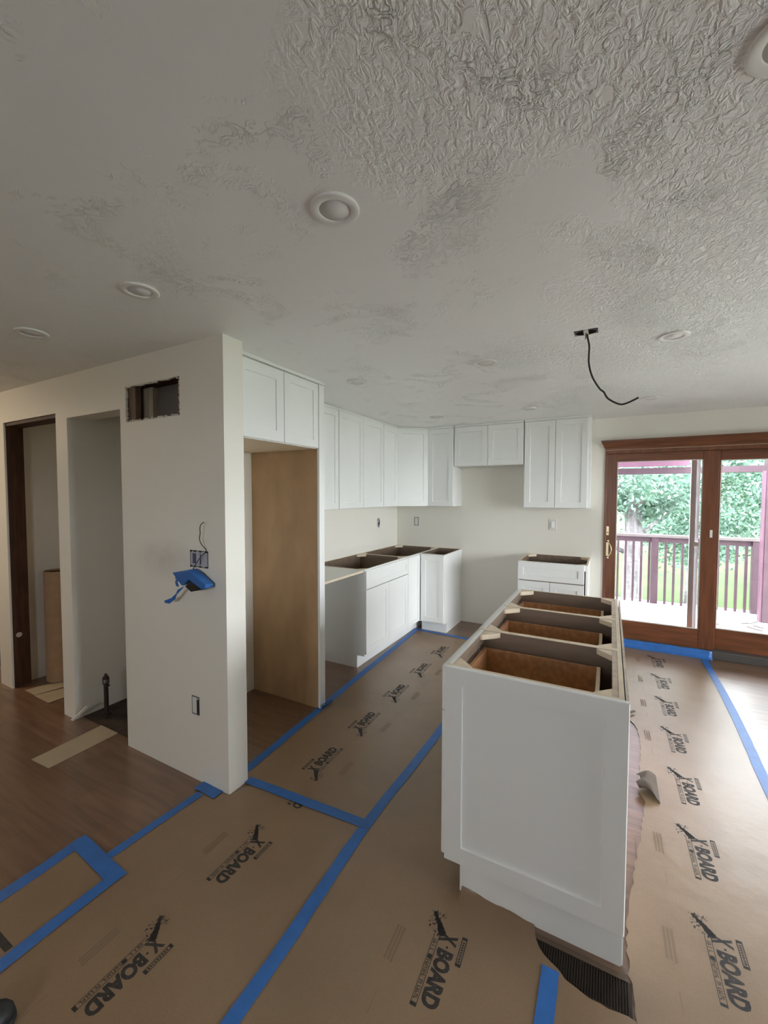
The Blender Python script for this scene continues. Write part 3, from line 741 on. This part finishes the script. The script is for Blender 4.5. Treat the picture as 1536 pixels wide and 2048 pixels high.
t = thing('paper_roll', 'tall brown cardboard roll standing in the closet', 'roll', (-3.985, 1.71, 0.003))
MB().lathe([(0.094, 0.0), (0.096, 0.004), (0.096, 0.898), (0.094, 0.902), (0.089, 0.902), (0.089, 0.30)], 36).build('roll_wall', 'kraft_tube', t, smooth=False)
MB().lathe([(0.0885, 0.30), (0.0885, 0.885), (0.087, 0.885), (0.087, 0.31), (0.001, 0.309)], 36).build('roll_hollow', 'dark_void', t)
def strip(name, pts, label, z=0.001, th=0.0015, m='beige_paper', cat='paper strip', group=None):
    return tag(MB().prism(pts, z, z + th).build(name, m), label, cat, group)
strip('paper_strip', [(-2.897, 1.083), (-2.720, 1.093), (-2.735, 1.483), (-2.925, 1.477)], 'beige paper strip lying on the brown planks before the alcove')
strip('paper_strip', [(-3.979, 1.461), (-3.816, 1.462), (-3.748, 1.76), (-3.900, 1.76)], 'beige paper strip under the cardboard roll')
strip('paper_strip', [(-3.806, 1.452), (-3.578, 1.450), (-3.560, 1.72), (-3.700, 1.76)], 'beige paper strip on the closet floor beside the column', z=0.0028)

# ------------------------------------------------------------------ floor protection board and tape
def grid_sheet(name, outline, z, mats, label, cat, lift=None, th=0.0012, group=None):
    o = MB().prism(outline, z, z + th).build(name, mats); return tag(o, label, cat, group)
ZS = 0.0040
rr = random.Random(11)
def jag(pts, amp=0.004, step=0.025):
    out = []
    for i in range(len(pts) - 1):
        a, b = Vector(pts[i]), Vector(pts[i + 1]); n = max(1, int((b - a).length / step))
        for k in range(n):
            p = a.lerp(b, k / n); out.append((p.x + rr.uniform(-amp, amp), p.y + rr.uniform(-amp, amp)))
    out.append(tuple(pts[-1])); return out
GB = 'floor protection sheets'
near_sheet = grid_sheet('floor_board_sheet', [(-1.815, -1.2), (-0.935, -1.2), (-0.945, 1.600), (-1.62, 1.558), (-1.668, 1.428), (-1.812, 1.405)], ZS, 'kraft_board', 'brown printed floor board sheet at the foot of the stub wall', 'floor sheet', group=GB)
aisle_sheet = grid_sheet('floor_board_sheet', [(-1.650, 1.552), (-0.945, 1.600), (-0.930, 4.26), (-1.885, 4.262), (-1.86, 3.7), (-1.815, 2.94), (-1.775, 2.36), (-1.735, 1.62), (-1.70, 1.556)], ZS + 0.0014, 'kraft_board', 'brown printed floor board sheet in the aisle before the sink base', 'floor sheet', group=GB)
vent_edge = [(0.100, 1.352), (0.077, 1.357), (0.03, 1.349), (-0.021, 1.352), (-0.060, 1.360), (-0.093, 1.372), (-0.140, 1.400), (-0.179, 1.432), (-0.198, 1.470)]
mid_sheet = grid_sheet('floor_board_sheet', [(-0.934, -1.2), (0.118, -1.2)] + jag(vent_edge, 0.003, 0.02) + [(-0.200, 1.492), (-0.468, 1.494), (-0.462, 1.52), (-0.462, 3.02), (-0.60, 3.10), (-0.60, 4.26), (-0.929, 4.26), (-0.944, 1.60)], ZS, 'kraft_board', 'brown printed floor board sheet running under the aisle side of the island', 'floor sheet', group=GB)
torn = [(0.128, -1.2), (0.115, 1.20), (0.102, 1.354), (0.091, 1.427), (0.084, 1.508), (0.082, 1.601), (0.088, 1.702), (0.104, 1.797), (0.118, 1.925), (0.145, 2.078), (0.166, 2.249), (0.188, 2.377), (0.163, 2.454), (0.172, 2.635), (0.190, 2.794), (0.193, 2.933), (0.190, 3.085), (0.172, 3.174), (0.140, 3.260), (0.085, 3.300), (0.080, 4.805)]
right_sheet = grid_sheet('floor_board_sheet', jag(torn[:1], 0, 1) + jag(torn[1:], 0.005, 0.022) + [(0.80, 4.805), (0.795, 3.9), (0.780, 3.36), (0.755, 2.8), (0.735, 1.8), (0.73, -1.2)], ZS, 'kraft_board', 'pale lit printed floor board sheet with torn edge between island and patio door', 'floor sheet', group=GB)
patch_sheet = grid_sheet('floor_board_sheet', [(-2.00, -1.0), (-1.70, -1.0), (-1.70, 0.90), (-2.00, 0.915)], ZS + 0.0014, 'kraft_board', 'narrow floor board patch boxed in by blue tape', 'floor sheet', group=GB)
# curled edge of the board against the island kick, and the torn flaps
cl = MB(); n = 22; prof = [(1.448, 0.0056), (1.470, 0.0085), (1.486, 0.015), (1.4955, 0.026)]
for i in range(n + 1):
    x = -0.470 + (0.470 - 0.205) * i / n; u_ = i / n; k = max(0.25, 1.0 - 0.75 * u_ + 0.12 * math.sin(u_ * 11.0)) + 0.06 * rr.random()
    for (yy, zz) in prof: cl.v.append((x, yy + 0.002 * rr.random(), max(0.0056, zz * k) if zz > 0.006 else zz))
for i in range(n):
    for j in range(3): cl.face([i * 4 + j, i * 4 + 4 + j, i * 4 + 5 + j, i * 4 + 1 + j])
cl.build('curled_edge', 'kraft_board', mid_sheet, smooth=True)
fl_ = MB(); nu, nv = 8, 10
for i in range(nu + 1):
    for j in range(nv + 1):
        u = i / nu; v = j / nv
        wv = 0.012 * math.sin(v * 7 + u * 3)
        fl_.v.append((0.250 - 0.090 * u + wv * u, 2.520 + (v - 0.5) * 0.235 * (1 - 0.55 * u) - 0.03 * u, 0.0058 + 0.060 * math.sin(math.pi * 0.78 * u) * (0.75 + 0.25 * math.sin(math.pi * v)) + 0.010 * u * math.sin(v * 9)))
for i in range(nu):
    for j in range(nv):
        a = i * (nv + 1) + j; fl_.face([a, a + 1, a + nv + 2, a + nv + 1])
o = fl_.build('torn_flap', 'kraft_back', right_sheet, smooth=True)
md = o.modifiers.new('thickness', 'SOLIDIFY'); md.thickness = 0.0012
f2 = MB().prism([(0.150, 3.28), (0.190, 3.335), (0.178, 3.352), (0.150, 3.315)], 0.020, 0.0215).prism([(0.100, 3.262), (0.150, 3.28), (0.150, 3.315), (0.10, 3.31)], 0.004, 0.0055)
f2.build('torn_tongue', 'kraft_back', right_sheet)

# printed logo: X-BOARD lettering with bar, strip and paint splash (local: +x reading direction, +y up)
def text_mesh(s, x0, x1, y0, y1, bold=0.02):
    cu = bpy.data.curves.new('lettering', 'FONT'); cu.body = s; cu.offset = bold; cu.resolution_u = 3
    ob = bpy.data.objects.new('lettering', cu); COL.objects.link(ob)
    dg = bpy.context.evaluated_depsgraph_get(); dg.update()
    me = bpy.data.meshes.new_from_object(ob.evaluated_get(dg))
    v = [tuple(p.co) for p in me.vertices]; f = [list(p.vertices) for p in me.polygons]
    bpy.data.objects.remove(ob); bpy.data.curves.remove(cu); bpy.data.meshes.remove(me)
    ax = min(p[0] for p in v); bx = max(p[0] for p in v); ay = min(p[1] for p in v); by = max(p[1] for p in v)
    return [((p[0] - ax) / (bx - ax) * (x1 - x0) + x0, (p[1] - ay) / (by - ay) * (y1 - y0) + y0, 0.0) for p in v], f
lg = MB()
def addtext(*a, **k):
    v, f = text_mesh(*a, **k); b = len(lg.v); lg.v += v
    for q in f: lg.face([b + i for i in q])
def quad(x0, x1, y0, y1, z=0.0):
    b = len(lg.v); lg.v += [(x0, y0, z), (x1, y0, z), (x1, y1, z), (x0, y1, z)]; lg.face([b, b + 1, b + 2, b + 3])
addtext('X', 0.0, 0.038, -0.006, 0.054, bold=0.05)
quad(0.044, 0.051, 0.024, 0.031)
addtext('BOARD', 0.058, 0.232, 0.0, 0.055, bold=0.055)
# small rounded bar above the X
quad(-0.010, 0.088, 0.066, 0.069); quad(-0.010, 0.088, 0.081, 0.084); quad(-0.010, 0.000, 0.069, 0.081); quad(0.078, 0.088, 0.069, 0.081)
q_ = random.Random(5); x = 0.006
while x < 0.074:
    w = q_.uniform(0.004, 0.008); quad(x, x + w * 0.8, 0.0715, 0.0785); x += w + 0.0012
# strip under the lettering
quad(0.012, 0.246, -0.0075, -0.0055); quad(0.020, 0.246, -0.0255, -0.0235); quad(0.236, 0.246, -0.0235, -0.0075)
x = 0.030
while x < 0.228:
    w = q_.uniform(0.005, 0.010)
    if q_.random() < 0.85:
        quad(x, x + 0.0022, -0.0215, -0.0100); 
        if q_.random() < 0.7: quad(x + 0.0022, x + w * 0.75, *( (-0.0125, -0.0100) if q_.random() < 0.5 else (-0.0215, -0.0190)))
        if q_.random() < 0.5: quad(x + w * 0.55, x + w * 0.75, -0.0190, -0.0125)
    x += w
quad(0.092, 0.104, -0.0225, -0.0085)
# paint splash at the foot of the X
def blob(cx, cy, r, n=7):
    b = len(lg.v)
    for i in range(n):
        a = 2 * math.pi * i / n + q_.random() * 0.4; k = r * q_.uniform(0.55, 1.25)
        lg.v.append((cx + k * math.cos(a), cy + k * math.sin(a), 0.0))
    lg.face(list(range(b, b + n)))
for i in range(9): blob(0.010 - 0.0068 * i, -0.002 - 0.0052 * i, 0.0125 - 0.0005 * i, 10)
for i in range(80):
    a = q_.uniform(-0.058, 0.028); blob(a, -0.018 + a * 0.42 + q_.gauss(0, 0.016), q_.uniform(0.0012, 0.0042), 6)
for i in range(14):
    a = R(q_.uniform(120, 300)); r0 = q_.uniform(0.018, 0.026); r1 = q_.uniform(0.030, 0.044); cx, cy = -0.026, -0.024
    b = len(lg.v); px, py = -math.sin(a) * 0.0011, math.cos(a) * 0.0011
    lg.v += [(cx + r0 * math.cos(a) + px, cy + r0 * math.sin(a) + py, 0), (cx + r1 * math.cos(a), cy + r1 * math.sin(a), 0), (cx + r0 * math.cos(a) - px, cy + r0 * math.sin(a) - py, 0)]
    lg.face([b, b + 1, b + 2])
logo0 = lg.build('printed_logo', 'ink'); LOGO = logo0.data; bpy.data.objects.remove(logo0)
lg = MB()
for r_ in range(3):
    x = 0.050
    while x < 0.168:
        w = q_.uniform(0.003, 0.008); quad(x, x + w * 0.8, -0.128 - 0.012 * r_, -0.120 - 0.012 * r_); x += w
note0 = lg.build('printed_note', 'ink_faint'); NOTE = note0.data; bpy.data.objects.remove(note0)
lg = MB(); quad(0.262, 0.325, -0.129, -0.127)
tick0 = lg.build('printed_tick', 'ink_faint'); TICK = tick0.data; bpy.data.objects.remove(tick0)
def put_logo(sheet, x, y, rz, z):
    for nm, me in (('printed_logo', LOGO), ('printed_note', NOTE), ('printed_tick', TICK)):
        o = bpy.data.objects.new(nm, me); COL.objects.link(o); o.parent = sheet
        o.location = (x, y, z); o.rotation_euler = (0, 0, rz)
zt = ZS + 0.0012 + 0.0003
# towards the viewer: reading -y, up +x  -> rotate -90 deg
for x, y in ((-1.350, 1.305), (-1.346, 0.833)): put_logo(near_sheet, x, y, R(-90), zt)
# partly covered print beside the cross tape: only the end of the word shows
lg = MB(); addtext('D', 0.0, 0.034, 0.0, 0.050, bold=0.05); quad(-0.01, 0.036, -0.0255, -0.0235); quad(-0.01, 0.036, -0.0075, -0.0055); quad(0.026, 0.036, -0.0235, -0.0075); quad(0.004, 0.008, -0.02, -0.011); quad(0.014, 0.018, -0.02, -0.011)
o = lg.build('printed_letter', 'ink', near_sheet); o.location = (-1.340, 1.556, zt); o.rotation_euler = (0, 0, R(-97))
put_logo(mid_sheet, -0.480, 1.325, R(-88), zt)
for x, y in ((0.343, 1.765), (0.352, 2.240), (0.364, 2.705), (0.374, 3.180), (0.380, 3.652), (0.386, 4.110), (0.392, 4.580)): put_logo(right_sheet, x, y, R(-89), zt)
for y in (1.772, 2.235, 2.718, 3.195, 3.675): put_logo(aisle_sheet, -1.392 - 0.004 * (y - 1.77), y, R(91), zt + 0.0014)
lg = MB(); quad(0, 0.10, 0, 0.022)
o = lg.build('printed_bar', 'ink', patch_sheet); o.location = (-1.835, 0.560, zt + 0.0014)

# tape ribbons
def ribbon(name, pts, w, label, z=0.0076, group='blue tape runs on the floor', ends=True):
    P = [Vector((p[0], p[1], 0)) for p in smooth_pts([(p[0], p[1], 0) for p in pts], 8)] if len(pts) > 2 else []
    if not P:
        a, b = Vector((*pts[0], 0)), Vector((*pts[1], 0)); k = max(4, int((b - a).length / 0.06)); P = [a.lerp(b, i / k) for i in range(k + 1)]
    mb = MB(); r_ = random.Random(len(name) + len(pts) + int(abs(pts[0][0]) * 1000)); n = len(P)
    for i, p in enumerate(P):
        t = (P[min(i + 1, n - 1)] - P[max(i - 1, 0)]).normalized(); q = Vector((-t.y, t.x, 0))
        a = w / 2 + r_.uniform(-0.0015, 0.0015); b = w / 2 + r_.uniform(-0.0015, 0.0015); zz = z + r_.uniform(0, 0.0006)
        for s_, hh in ((a, 0), (-b, 0), (-b, -0.0008), (a, -0.0008)): v = p + q * s_; mb.v.append((v.x, v.y, zz + hh))
    for i in range(n - 1):
        for j in range(4): mb.face([i * 4 + j, i * 4 + (j + 1) % 4, i * 4 + 4 + (j + 1) % 4, i * 4 + 4 + j])
    mb.face([0, 1, 2, 3]); mb.face([4 * n - 4, 4 * n - 1, 4 * n - 2, 4 * n - 3])
    return tag(mb.build(name, 'blue_tape'), label, 'tape', group)
ribbon('floor_tape', [(-0.925, -1.0), (-0.930, 0.80), (-0.957, 1.60), (-0.936, 2.40), (-0.930, 4.2)], 0.050, 'long blue tape seam between the aisle sheet and the island sheet')
ribbon('floor_tape', [(-1.668, 1.553), (-0.945, 1.596)], 0.050, 'blue tape crossing the sheets at the end of the stub wall', 0.0084)
ribbon('floor_tape', [(-1.735, 1.60), (-1.785, 2.36), (-1.822, 2.94), (-1.860, 3.70), (-1.895, 4.29)], 0.052, 'blue tape edging the aisle sheet along the sink base', 0.0084)
ribbon('floor_tape', [(-1.915, 4.268), (-1.28, 4.232)], 0.055, 'blue tape across the far end of the aisle sheet', 0.0091)
ribbon('floor_tape', [(-1.826, 0.905), (-1.803, 1.365)], 0.042, 'blue tape from the boxed patch to the stub wall corner')
ribbon('floor_tape', [(-1.862, 1.402), (-1.712, 1.398)], 0.058, 'short blue tape along the foot of the stub wall', 0.0084)
ribbon('floor_tape', [(-1.985, -0.9), (-1.992, 0.50), (-2.008, 0.925)], 0.055, 'blue tape on the plank side of the boxed patch', 0.0084)
ribbon('floor_tape', [(-2.030, 0.914), (-1.675, 0.890)], 0.064, 'blue tape closing the end of the boxed patch', 0.0092)
ribbon('floor_tape', [(-1.695, -0.9), (-1.698, 0.45), (-1.703, 0.885)], 0.050, 'blue tape on the sheet side of the boxed patch', 0.0084)
ribbon('floor_tape', [(-0.136, 0.5), (-0.136, 1.378)], 0.050, 'blue tape running up to the torn edge at the floor register')
ribbon('floor_tape', [(0.800, 4.79), (0.795, 3.9), (0.780, 3.36), (0.755, 2.8), (0.735, 1.8), (0.73, -1.0)], 0.052, 'blue tape along the bare planks beside the pale sheet')
# folded tape against the door track
ft = MB(); n = 26; r_ = random.Random(4); prof = [(4.765, 0.0072), (4.790, 0.009), (4.808, 0.022), (4.812, 0.050), (4.8135, 0.078)]
for i in range(n + 1):
    x = 0.075 + (0.865 - 0.075) * i / n
    for j, (yy, zz) in enumerate(prof):
        ft.v.append((x, yy + (r_.uniform(-0.005, 0.001) if j else 0), max(0.004, zz + r_.uniform(-0.006, 0.006) * (j > 1))))
for i in range(n):
    for j in range(4): ft.face([i * 5 + j, i * 5 + 5 + j, i * 5 + 6 + j, i * 5 + 1 + j])
o = ft.build('folded_tape', 'blue_tape', smooth=True); md = o.modifiers.new('thickness', 'SOLIDIFY'); md.thickness = 0.0008
tag(o, 'wrinkled blue tape folded up against the patio door track', 'tape', 'blue tape runs on the floor')
# bunched tape at the foot of the tall panel
bt = MB(); r_ = random.Random(8)
for i in range(9):
    c = Vector((-1.768 + r_.uniform(-0.004, 0.010), 2.372 + 0.012 * i - 0.03, 0.012 + r_.uniform(0, 0.022)))
    bt.obox(c, (0.012, 0.006 * r_.uniform(-1, 1), 0.01), (0.002, 0.016, 0.004 * r_.uniform(-1, 1)), (-0.0006, 0, 0.0008))
tag(bt.build('bunched_tape', 'blue_tape'), 'bunched scrap of blue tape at the foot of the tall panel', 'tape')

# ------------------------------------------------------------------ floor register
t = thing('floor_register', 'dark slatted floor register showing through the torn board at the island end', 'floor register', (-0.060, 1.415, 0.0008))
MB().box(-0.150, 0.150, -0.068, -0.058, 0, 0.003).box(-0.150, 0.150, 0.040, 0.058, 0, 0.0036, 1).box(-0.150, -0.140, -0.058, 0.040, 0, 0.004).box(0.140, 0.150, -0.058, 0.040, 0, 0.004).build('register_frame', ['vent_bronze', 'vent_wood'], t)
MB().box(-0.140, 0.140, -0.058, 0.040, 0.0, 0.0006).build('duct_opening', 'dark_void', t)
sl0 = MB().box(-0.0017, 0.0017, -0.058, 0.040, 0.0007, 0.0030).build('slat', 'vent_bronze', t); sl0.location.x = -0.134
for i in range(1, 35):
    o = sl0.copy(); COL.objects.link(o); o.parent = t; o.location.x = -0.134 + 0.0079 * i

# ------------------------------------------------------------------ shoe at the lower left
t = thing('shoe', 'black shoe standing on the floor board beside the boxed patch', 'shoe', (-1.50, 0.505, 0.003), R(-12))
def shoe_part(name, zs, mt, grow):
    mb = MB(); out = []
    for (yy, hw) in ((0.0, 0.004), (-0.012, 0.026), (-0.035, 0.040), (-0.075, 0.048), (-0.12, 0.047), (-0.17, 0.039), (-0.22, 0.035), (-0.265, 0.034), (-0.285, 0.024), (-0.292, 0.004)):
        out.append((yy, hw + grow))
    n = 14
    for (z, k, cut) in zs:
        ring = []
        for i, (yy, hw) in enumerate(out): ring.append((hw * k, yy * (1 if yy > -0.15 else 1) + cut * (1 - i / len(out)) * -1, z if not callable(z) else z(yy)))
        ring = ring + [(-a, b, c) for (a, b, c) in ring[::-1]]
        mb.v += ring
    m_ = 2 * len(out)
    for r_i in range(len(zs) - 1):
        for i in range(m_): mb.face([r_i * m_ + i, r_i * m_ + (i + 1) % m_, (r_i + 1) * m_ + (i + 1) % m_, (r_i + 1) * m_ + i])
    mb.face(list(range(m_))[::-1]); mb.face([(len(zs) - 1) * m_ + i for i in range(m_)])
    return mb.build(name, mt, t, smooth=True)
shoe_part('sole', [(0.0, 1.0, 0), (0.018, 1.02, 0)], 'rubber_black', 0.004)
shoe_part('upper', [(0.018, 1.0, 0), (lambda y: 0.045 + 0.02 * (y < -0.1), 1.0, 0.006), (lambda y: 0.060 + 0.035 * (y < -0.12), 0.8, 0.022), (lambda y: 0.068 + 0.05 * (y < -0.14), 0.42, 0.045)], 'rubber_black', 0.0)
for i in range(3): MB().tube([(-0.022, -0.105 - 0.024 * i, 0.082 + 0.018 * i), (0.0, -0.100 - 0.024 * i, 0.092 + 0.018 * i), (0.022, -0.105 - 0.024 * i, 0.082 + 0.018 * i)], 0.003, 6).build('lace', 'sole_white', t)

# ------------------------------------------------------------------ outside: deck, railing, pergola, lawn, trees
dk = thing('deck', 'pale weathered wooden deck outside the patio door', 'deck', (0, 0, -0.10))
b0 = MB().box(-3.0, 5.5, 0, 0.138, -0.035, 0).build('deck_board', 'deck_wood', dk); b0.location.y = 5.02
for i in range(1, 18):
    o = b0.copy(); COL.objects.link(o); o.parent = dk; o.location.y = 5.02 + 0.143 * i
MB().box(-3.0, 5.5, 5.02, 7.58, -0.20, -0.036).build('deck_joists', 'stain_plum', dk)
MB().box(3.46, 9.0, -1.5, 5.015, -0.035, 0).build('bounce_slab', 'bounce_slab_pale', dk)  # unseen pale slab added to bounce daylight up to the ceiling
ev = MB().box(3.44, 5.5, -1.5, 5.2, 2.40, 2.48).build('sky_block_eave', 'plate_white'); struct(ev, 'added eave over the right window cutting direct sky light')  # unseen overhang added to block direct sky through the right window
YR = 7.42
rl = thing('deck_railing', 'plum stained deck railing with square balusters', 'railing', (0, YR, -0.10))
MB().box(-3.0, 5.5, -0.06, 0.08, 1.000, 1.038).build('top_rail', 'rail_cap', rl, bevel=0.004)
MB().box(-3.0, 5.5, -0.015, 0.02, 0.925, 0.998).build('sub_rail', 'stain_plum', rl)
bl0 = MB().box(-0.015, 0.015, -0.018, 0.016, 0.001, 0.924).build('baluster', 'stain_plum', rl); bl0.location.x = 0.745
for i in list(range(-30, 0)) + list(range(1, 38)):
    x = 0.745 + 0.103 * i
    if abs(x - 0.607) < 0.06 or abs(x - 1.775) < 0.06 or abs(x + 0.56) < 0.06: continue
    o = bl0.copy(); COL.objects.link(o); o.parent = rl; o.location.x = x
for x in (-1.73, -0.56, 0.607, 1.775, 2.94):
    MB().box(x - 0.045, x + 0.045, -0.045, 0.045, 0.001, 0.998).build('railing_post', 'stain_plum', rl)
pg = thing('pergola', 'plum stained pergola beams and corner post over the deck', 'pergola', (0, 0, -0.10))
MB().box(-3.0, 5.5, 7.34, 7.48, 1.945, 2.032).build('cross_beam', 'stain_plum', pg)
MB().box(-3.0, 0.99, 7.30, 7.34, 2.052, 2.20).build('roof_fascia', 'pergola_pink', pg)
for i in range(5):
    x = -2.7 + 0.8 * i
    MB().box(x, x + 0.045, 5.1, 7.55, 2.30, 2.42).build('rafter', 'stain_plum', pg)
b = MB(); b.v = [(-3.0, 5.05, 2.26), (0.99, 5.05, 2.26), (0.99, 7.6, 2.22), (-3.0, 7.6, 2.22)]; b.face([0, 1, 2, 3]); b.build('roof_sheet', 'roof_pvc', pg).modifiers.new('thickness', 'SOLIDIFY').thickness = 0.003
MB().box(1.735, 1.86, 6.92, 7.05, 0, 2.30).build('pergola_post', 'stain_plum', pg)
MB().box(1.714, 1.734, 6.935, 7.035, 0, 1.94).build('post_trim', 'pergola_pink', pg)
MB().box(-2.5, -2.38, 6.92, 7.05, 0, 2.30).build('pergola_post', 'stain_plum', pg)
# twigs and dry leaves on the deck
for k, pts in enumerate(([(1.50, 6.763), (1.60, 6.80), (1.697, 6.928)], [(1.522, 6.616), (1.58, 6.53), (1.644, 6.481)], [(1.60, 6.70), (1.68, 6.62)], [(1.20, 6.56), (1.245, 6.555)])):
    o = MB().tube([(x, y, -0.094) for x, y in pts], 0.006, 5).build('fallen_twig', 'dry_leaf'); tag(o, ('long bent dry twig on the deck near the pergola post', 'short curved dry twig on the deck before the pergola post', 'straight dry twig between two bent twigs on the deck', 'tiny dry twig alone on the pale deck boards')[k], 'twig', 'twigs on the deck')
gd = MB().box(-60, 70, 7.9, 120, -1.9, -1.5).box(9.5, 70, -60, 7.9, -1.9, -1.5).build('ground', 'lawn')
struct(gd, 'bright green lawn below the deck')
gr = MB().box(-60, 9.5, 5.0, 7.9, -1.9, -1.501).box(3.6, 9.5, -60, 5.0, -1.9, -1.501).box(-60, -6.8, -60, 5.0, -1.9, -0.4).box(-6.8, 3.6, -60, -2.9, -1.9, -1.501).build('bounce_gravel', 'gravel')  # unseen ground added in place of lawn to avoid green bounce light
struct(gr, 'pale gravel added around the house for neutral bounce light')

def tree(name, label, x, y, h, r, crown, nl, seed, lm, lean=(0, 0), cz=None, rz=None, group='trees behind the deck'):
    rn = np.random.default_rng(seed)
    t = thing(name, label, 'tree', (x, y, -1.5), 0, group)
    pts = [(lean[0] * u, lean[1] * u, h * u) for u in (0, 0.15, 0.35, 0.6, 0.85, 1.0)]
    MB().tube(pts, [r * 1.25, r, r * 0.9, r * 0.7, r * 0.4, r * 0.15], 12).build('trunk', 'bark', t, smooth=True)
    br = MB()
    for i in range(9):
        u = 0.35 + 0.06 * i; a = rn.uniform(0, 6.28); l = crown * rn.uniform(0.5, 0.9)
        p0 = Vector((lean[0] * u, lean[1] * u, h * u)); p1 = p0 + Vector((math.cos(a) * l * .5, math.sin(a) * l * .5, l * 0.25)); p2 = p0 + Vector((math.cos(a) * l, math.sin(a) * l, l * 0.55))
        br.tube([p0, p1, p2], [r * 0.3, r * 0.18, r * 0.06], 6)
    br.build('branches', 'bark', t, smooth=True)
    cz = h * 0.72 if cz is None else cz; rz = h * 0.42 if rz is None else rz
    nc = max(12, nl // 130); V = []; F = []
    cs = rn.normal(size=(nc, 3)); cs /= np.linalg.norm(cs, axis=1)[:, None]; cs *= rn.uniform(0.35, 1.0, (nc, 1)) ** 0.5
    cs *= np.array([crown, crown, rz]); cs += np.array([lean[0] * .7, lean[1] * .7, cz])
    per = nl // nc
    for c in cs:
        P = c + rn.normal(size=(per, 3)) * np.array([0.30, 0.30, 0.20]) * (crown / 2.4)
        A = rn.normal(size=(per, 3)); A /= np.linalg.norm(A, axis=1)[:, None]
        B = np.cross(A, rn.normal(size=(per, 3))); B /= np.linalg.norm(B, axis=1)[:, None]
        s = rn.uniform(0.035, 0.065, (per, 1)) * (1 + max(0, y - 12) * 0.03); b = len(V) 
        q = np.stack([P - A * s, P + B * s * .5, P + A * s, P - B * s * .5], 1).reshape(-1, 3)
        V.extend(map(tuple, q.tolist())); F.extend([[b + 4 * i, b + 4 * i + 1, b + 4 * i + 2, b + 4 * i + 3] for i in range(per)])
    me = bpy.data.meshes.new('foliage'); me.from_pydata(V, [], F); me.materials.append(MATS[lm])
    o = bpy.data.objects.new('foliage', me); COL.objects.link(o); o.parent = t; o['kind'] = 'stuff'
    return t
tree('deck_tree', 'thick pale barked tree standing close behind the railing', 0.42, 9.6, 5.2, 0.19, 1.3, 9000, 1, 'leaf_green', cz=3.7, rz=1.1)
tree('deck_tree', 'slim tree with pale trunk beside the thick barked tree', -2.3, 11.2, 4.6, 0.07, 0.9, 5000, 2, 'leaf_green', (0.2, 0.3), cz=3.4, rz=1.0)
tree('broadleaf_tree', 'dense broadleaf tree filling the view behind the wide railing post', 2.0, 14.0, 5.2, 0.13, 1.9, 30000, 3, 'leaf_green', cz=3.2, rz=2.2)
tree('broadleaf_tree', 'bright leafed tree behind the pergola post', 5.4, 18.6, 6.0, 0.14, 2.1, 24000, 4, 'leaf_bright', (-0.3, 0), cz=3.7, rz=2.4)
tree('broadleaf_tree', 'dark trunked tree with bare lower stem at the edge of the lawn', 3.15, 10.7, 4.8, 0.09, 1.1, 10000, 5, 'leaf_green', (0.4, 0), cz=3.6, rz=1.2)
tree('broadleaf_tree', 'far tree closing the end of the lawn', 6.5, 34, 8.5, 0.25, 5.0, 15000, 6, 'leaf_green', cz=4.6, rz=4.4)
tree('broadleaf_tree', 'far rounded tree beyond the thick barked tree', -1.5, 26, 7.5, 0.25, 4.4, 14000, 7, 'leaf_bright', cz=4.3, rz=4.0)
tree('broadleaf_tree', 'broad tree beyond the corner of the deck', 12.0, 25, 7.5, 0.25, 4.2, 12000, 8, 'leaf_green', cz=4.2, rz=3.9)
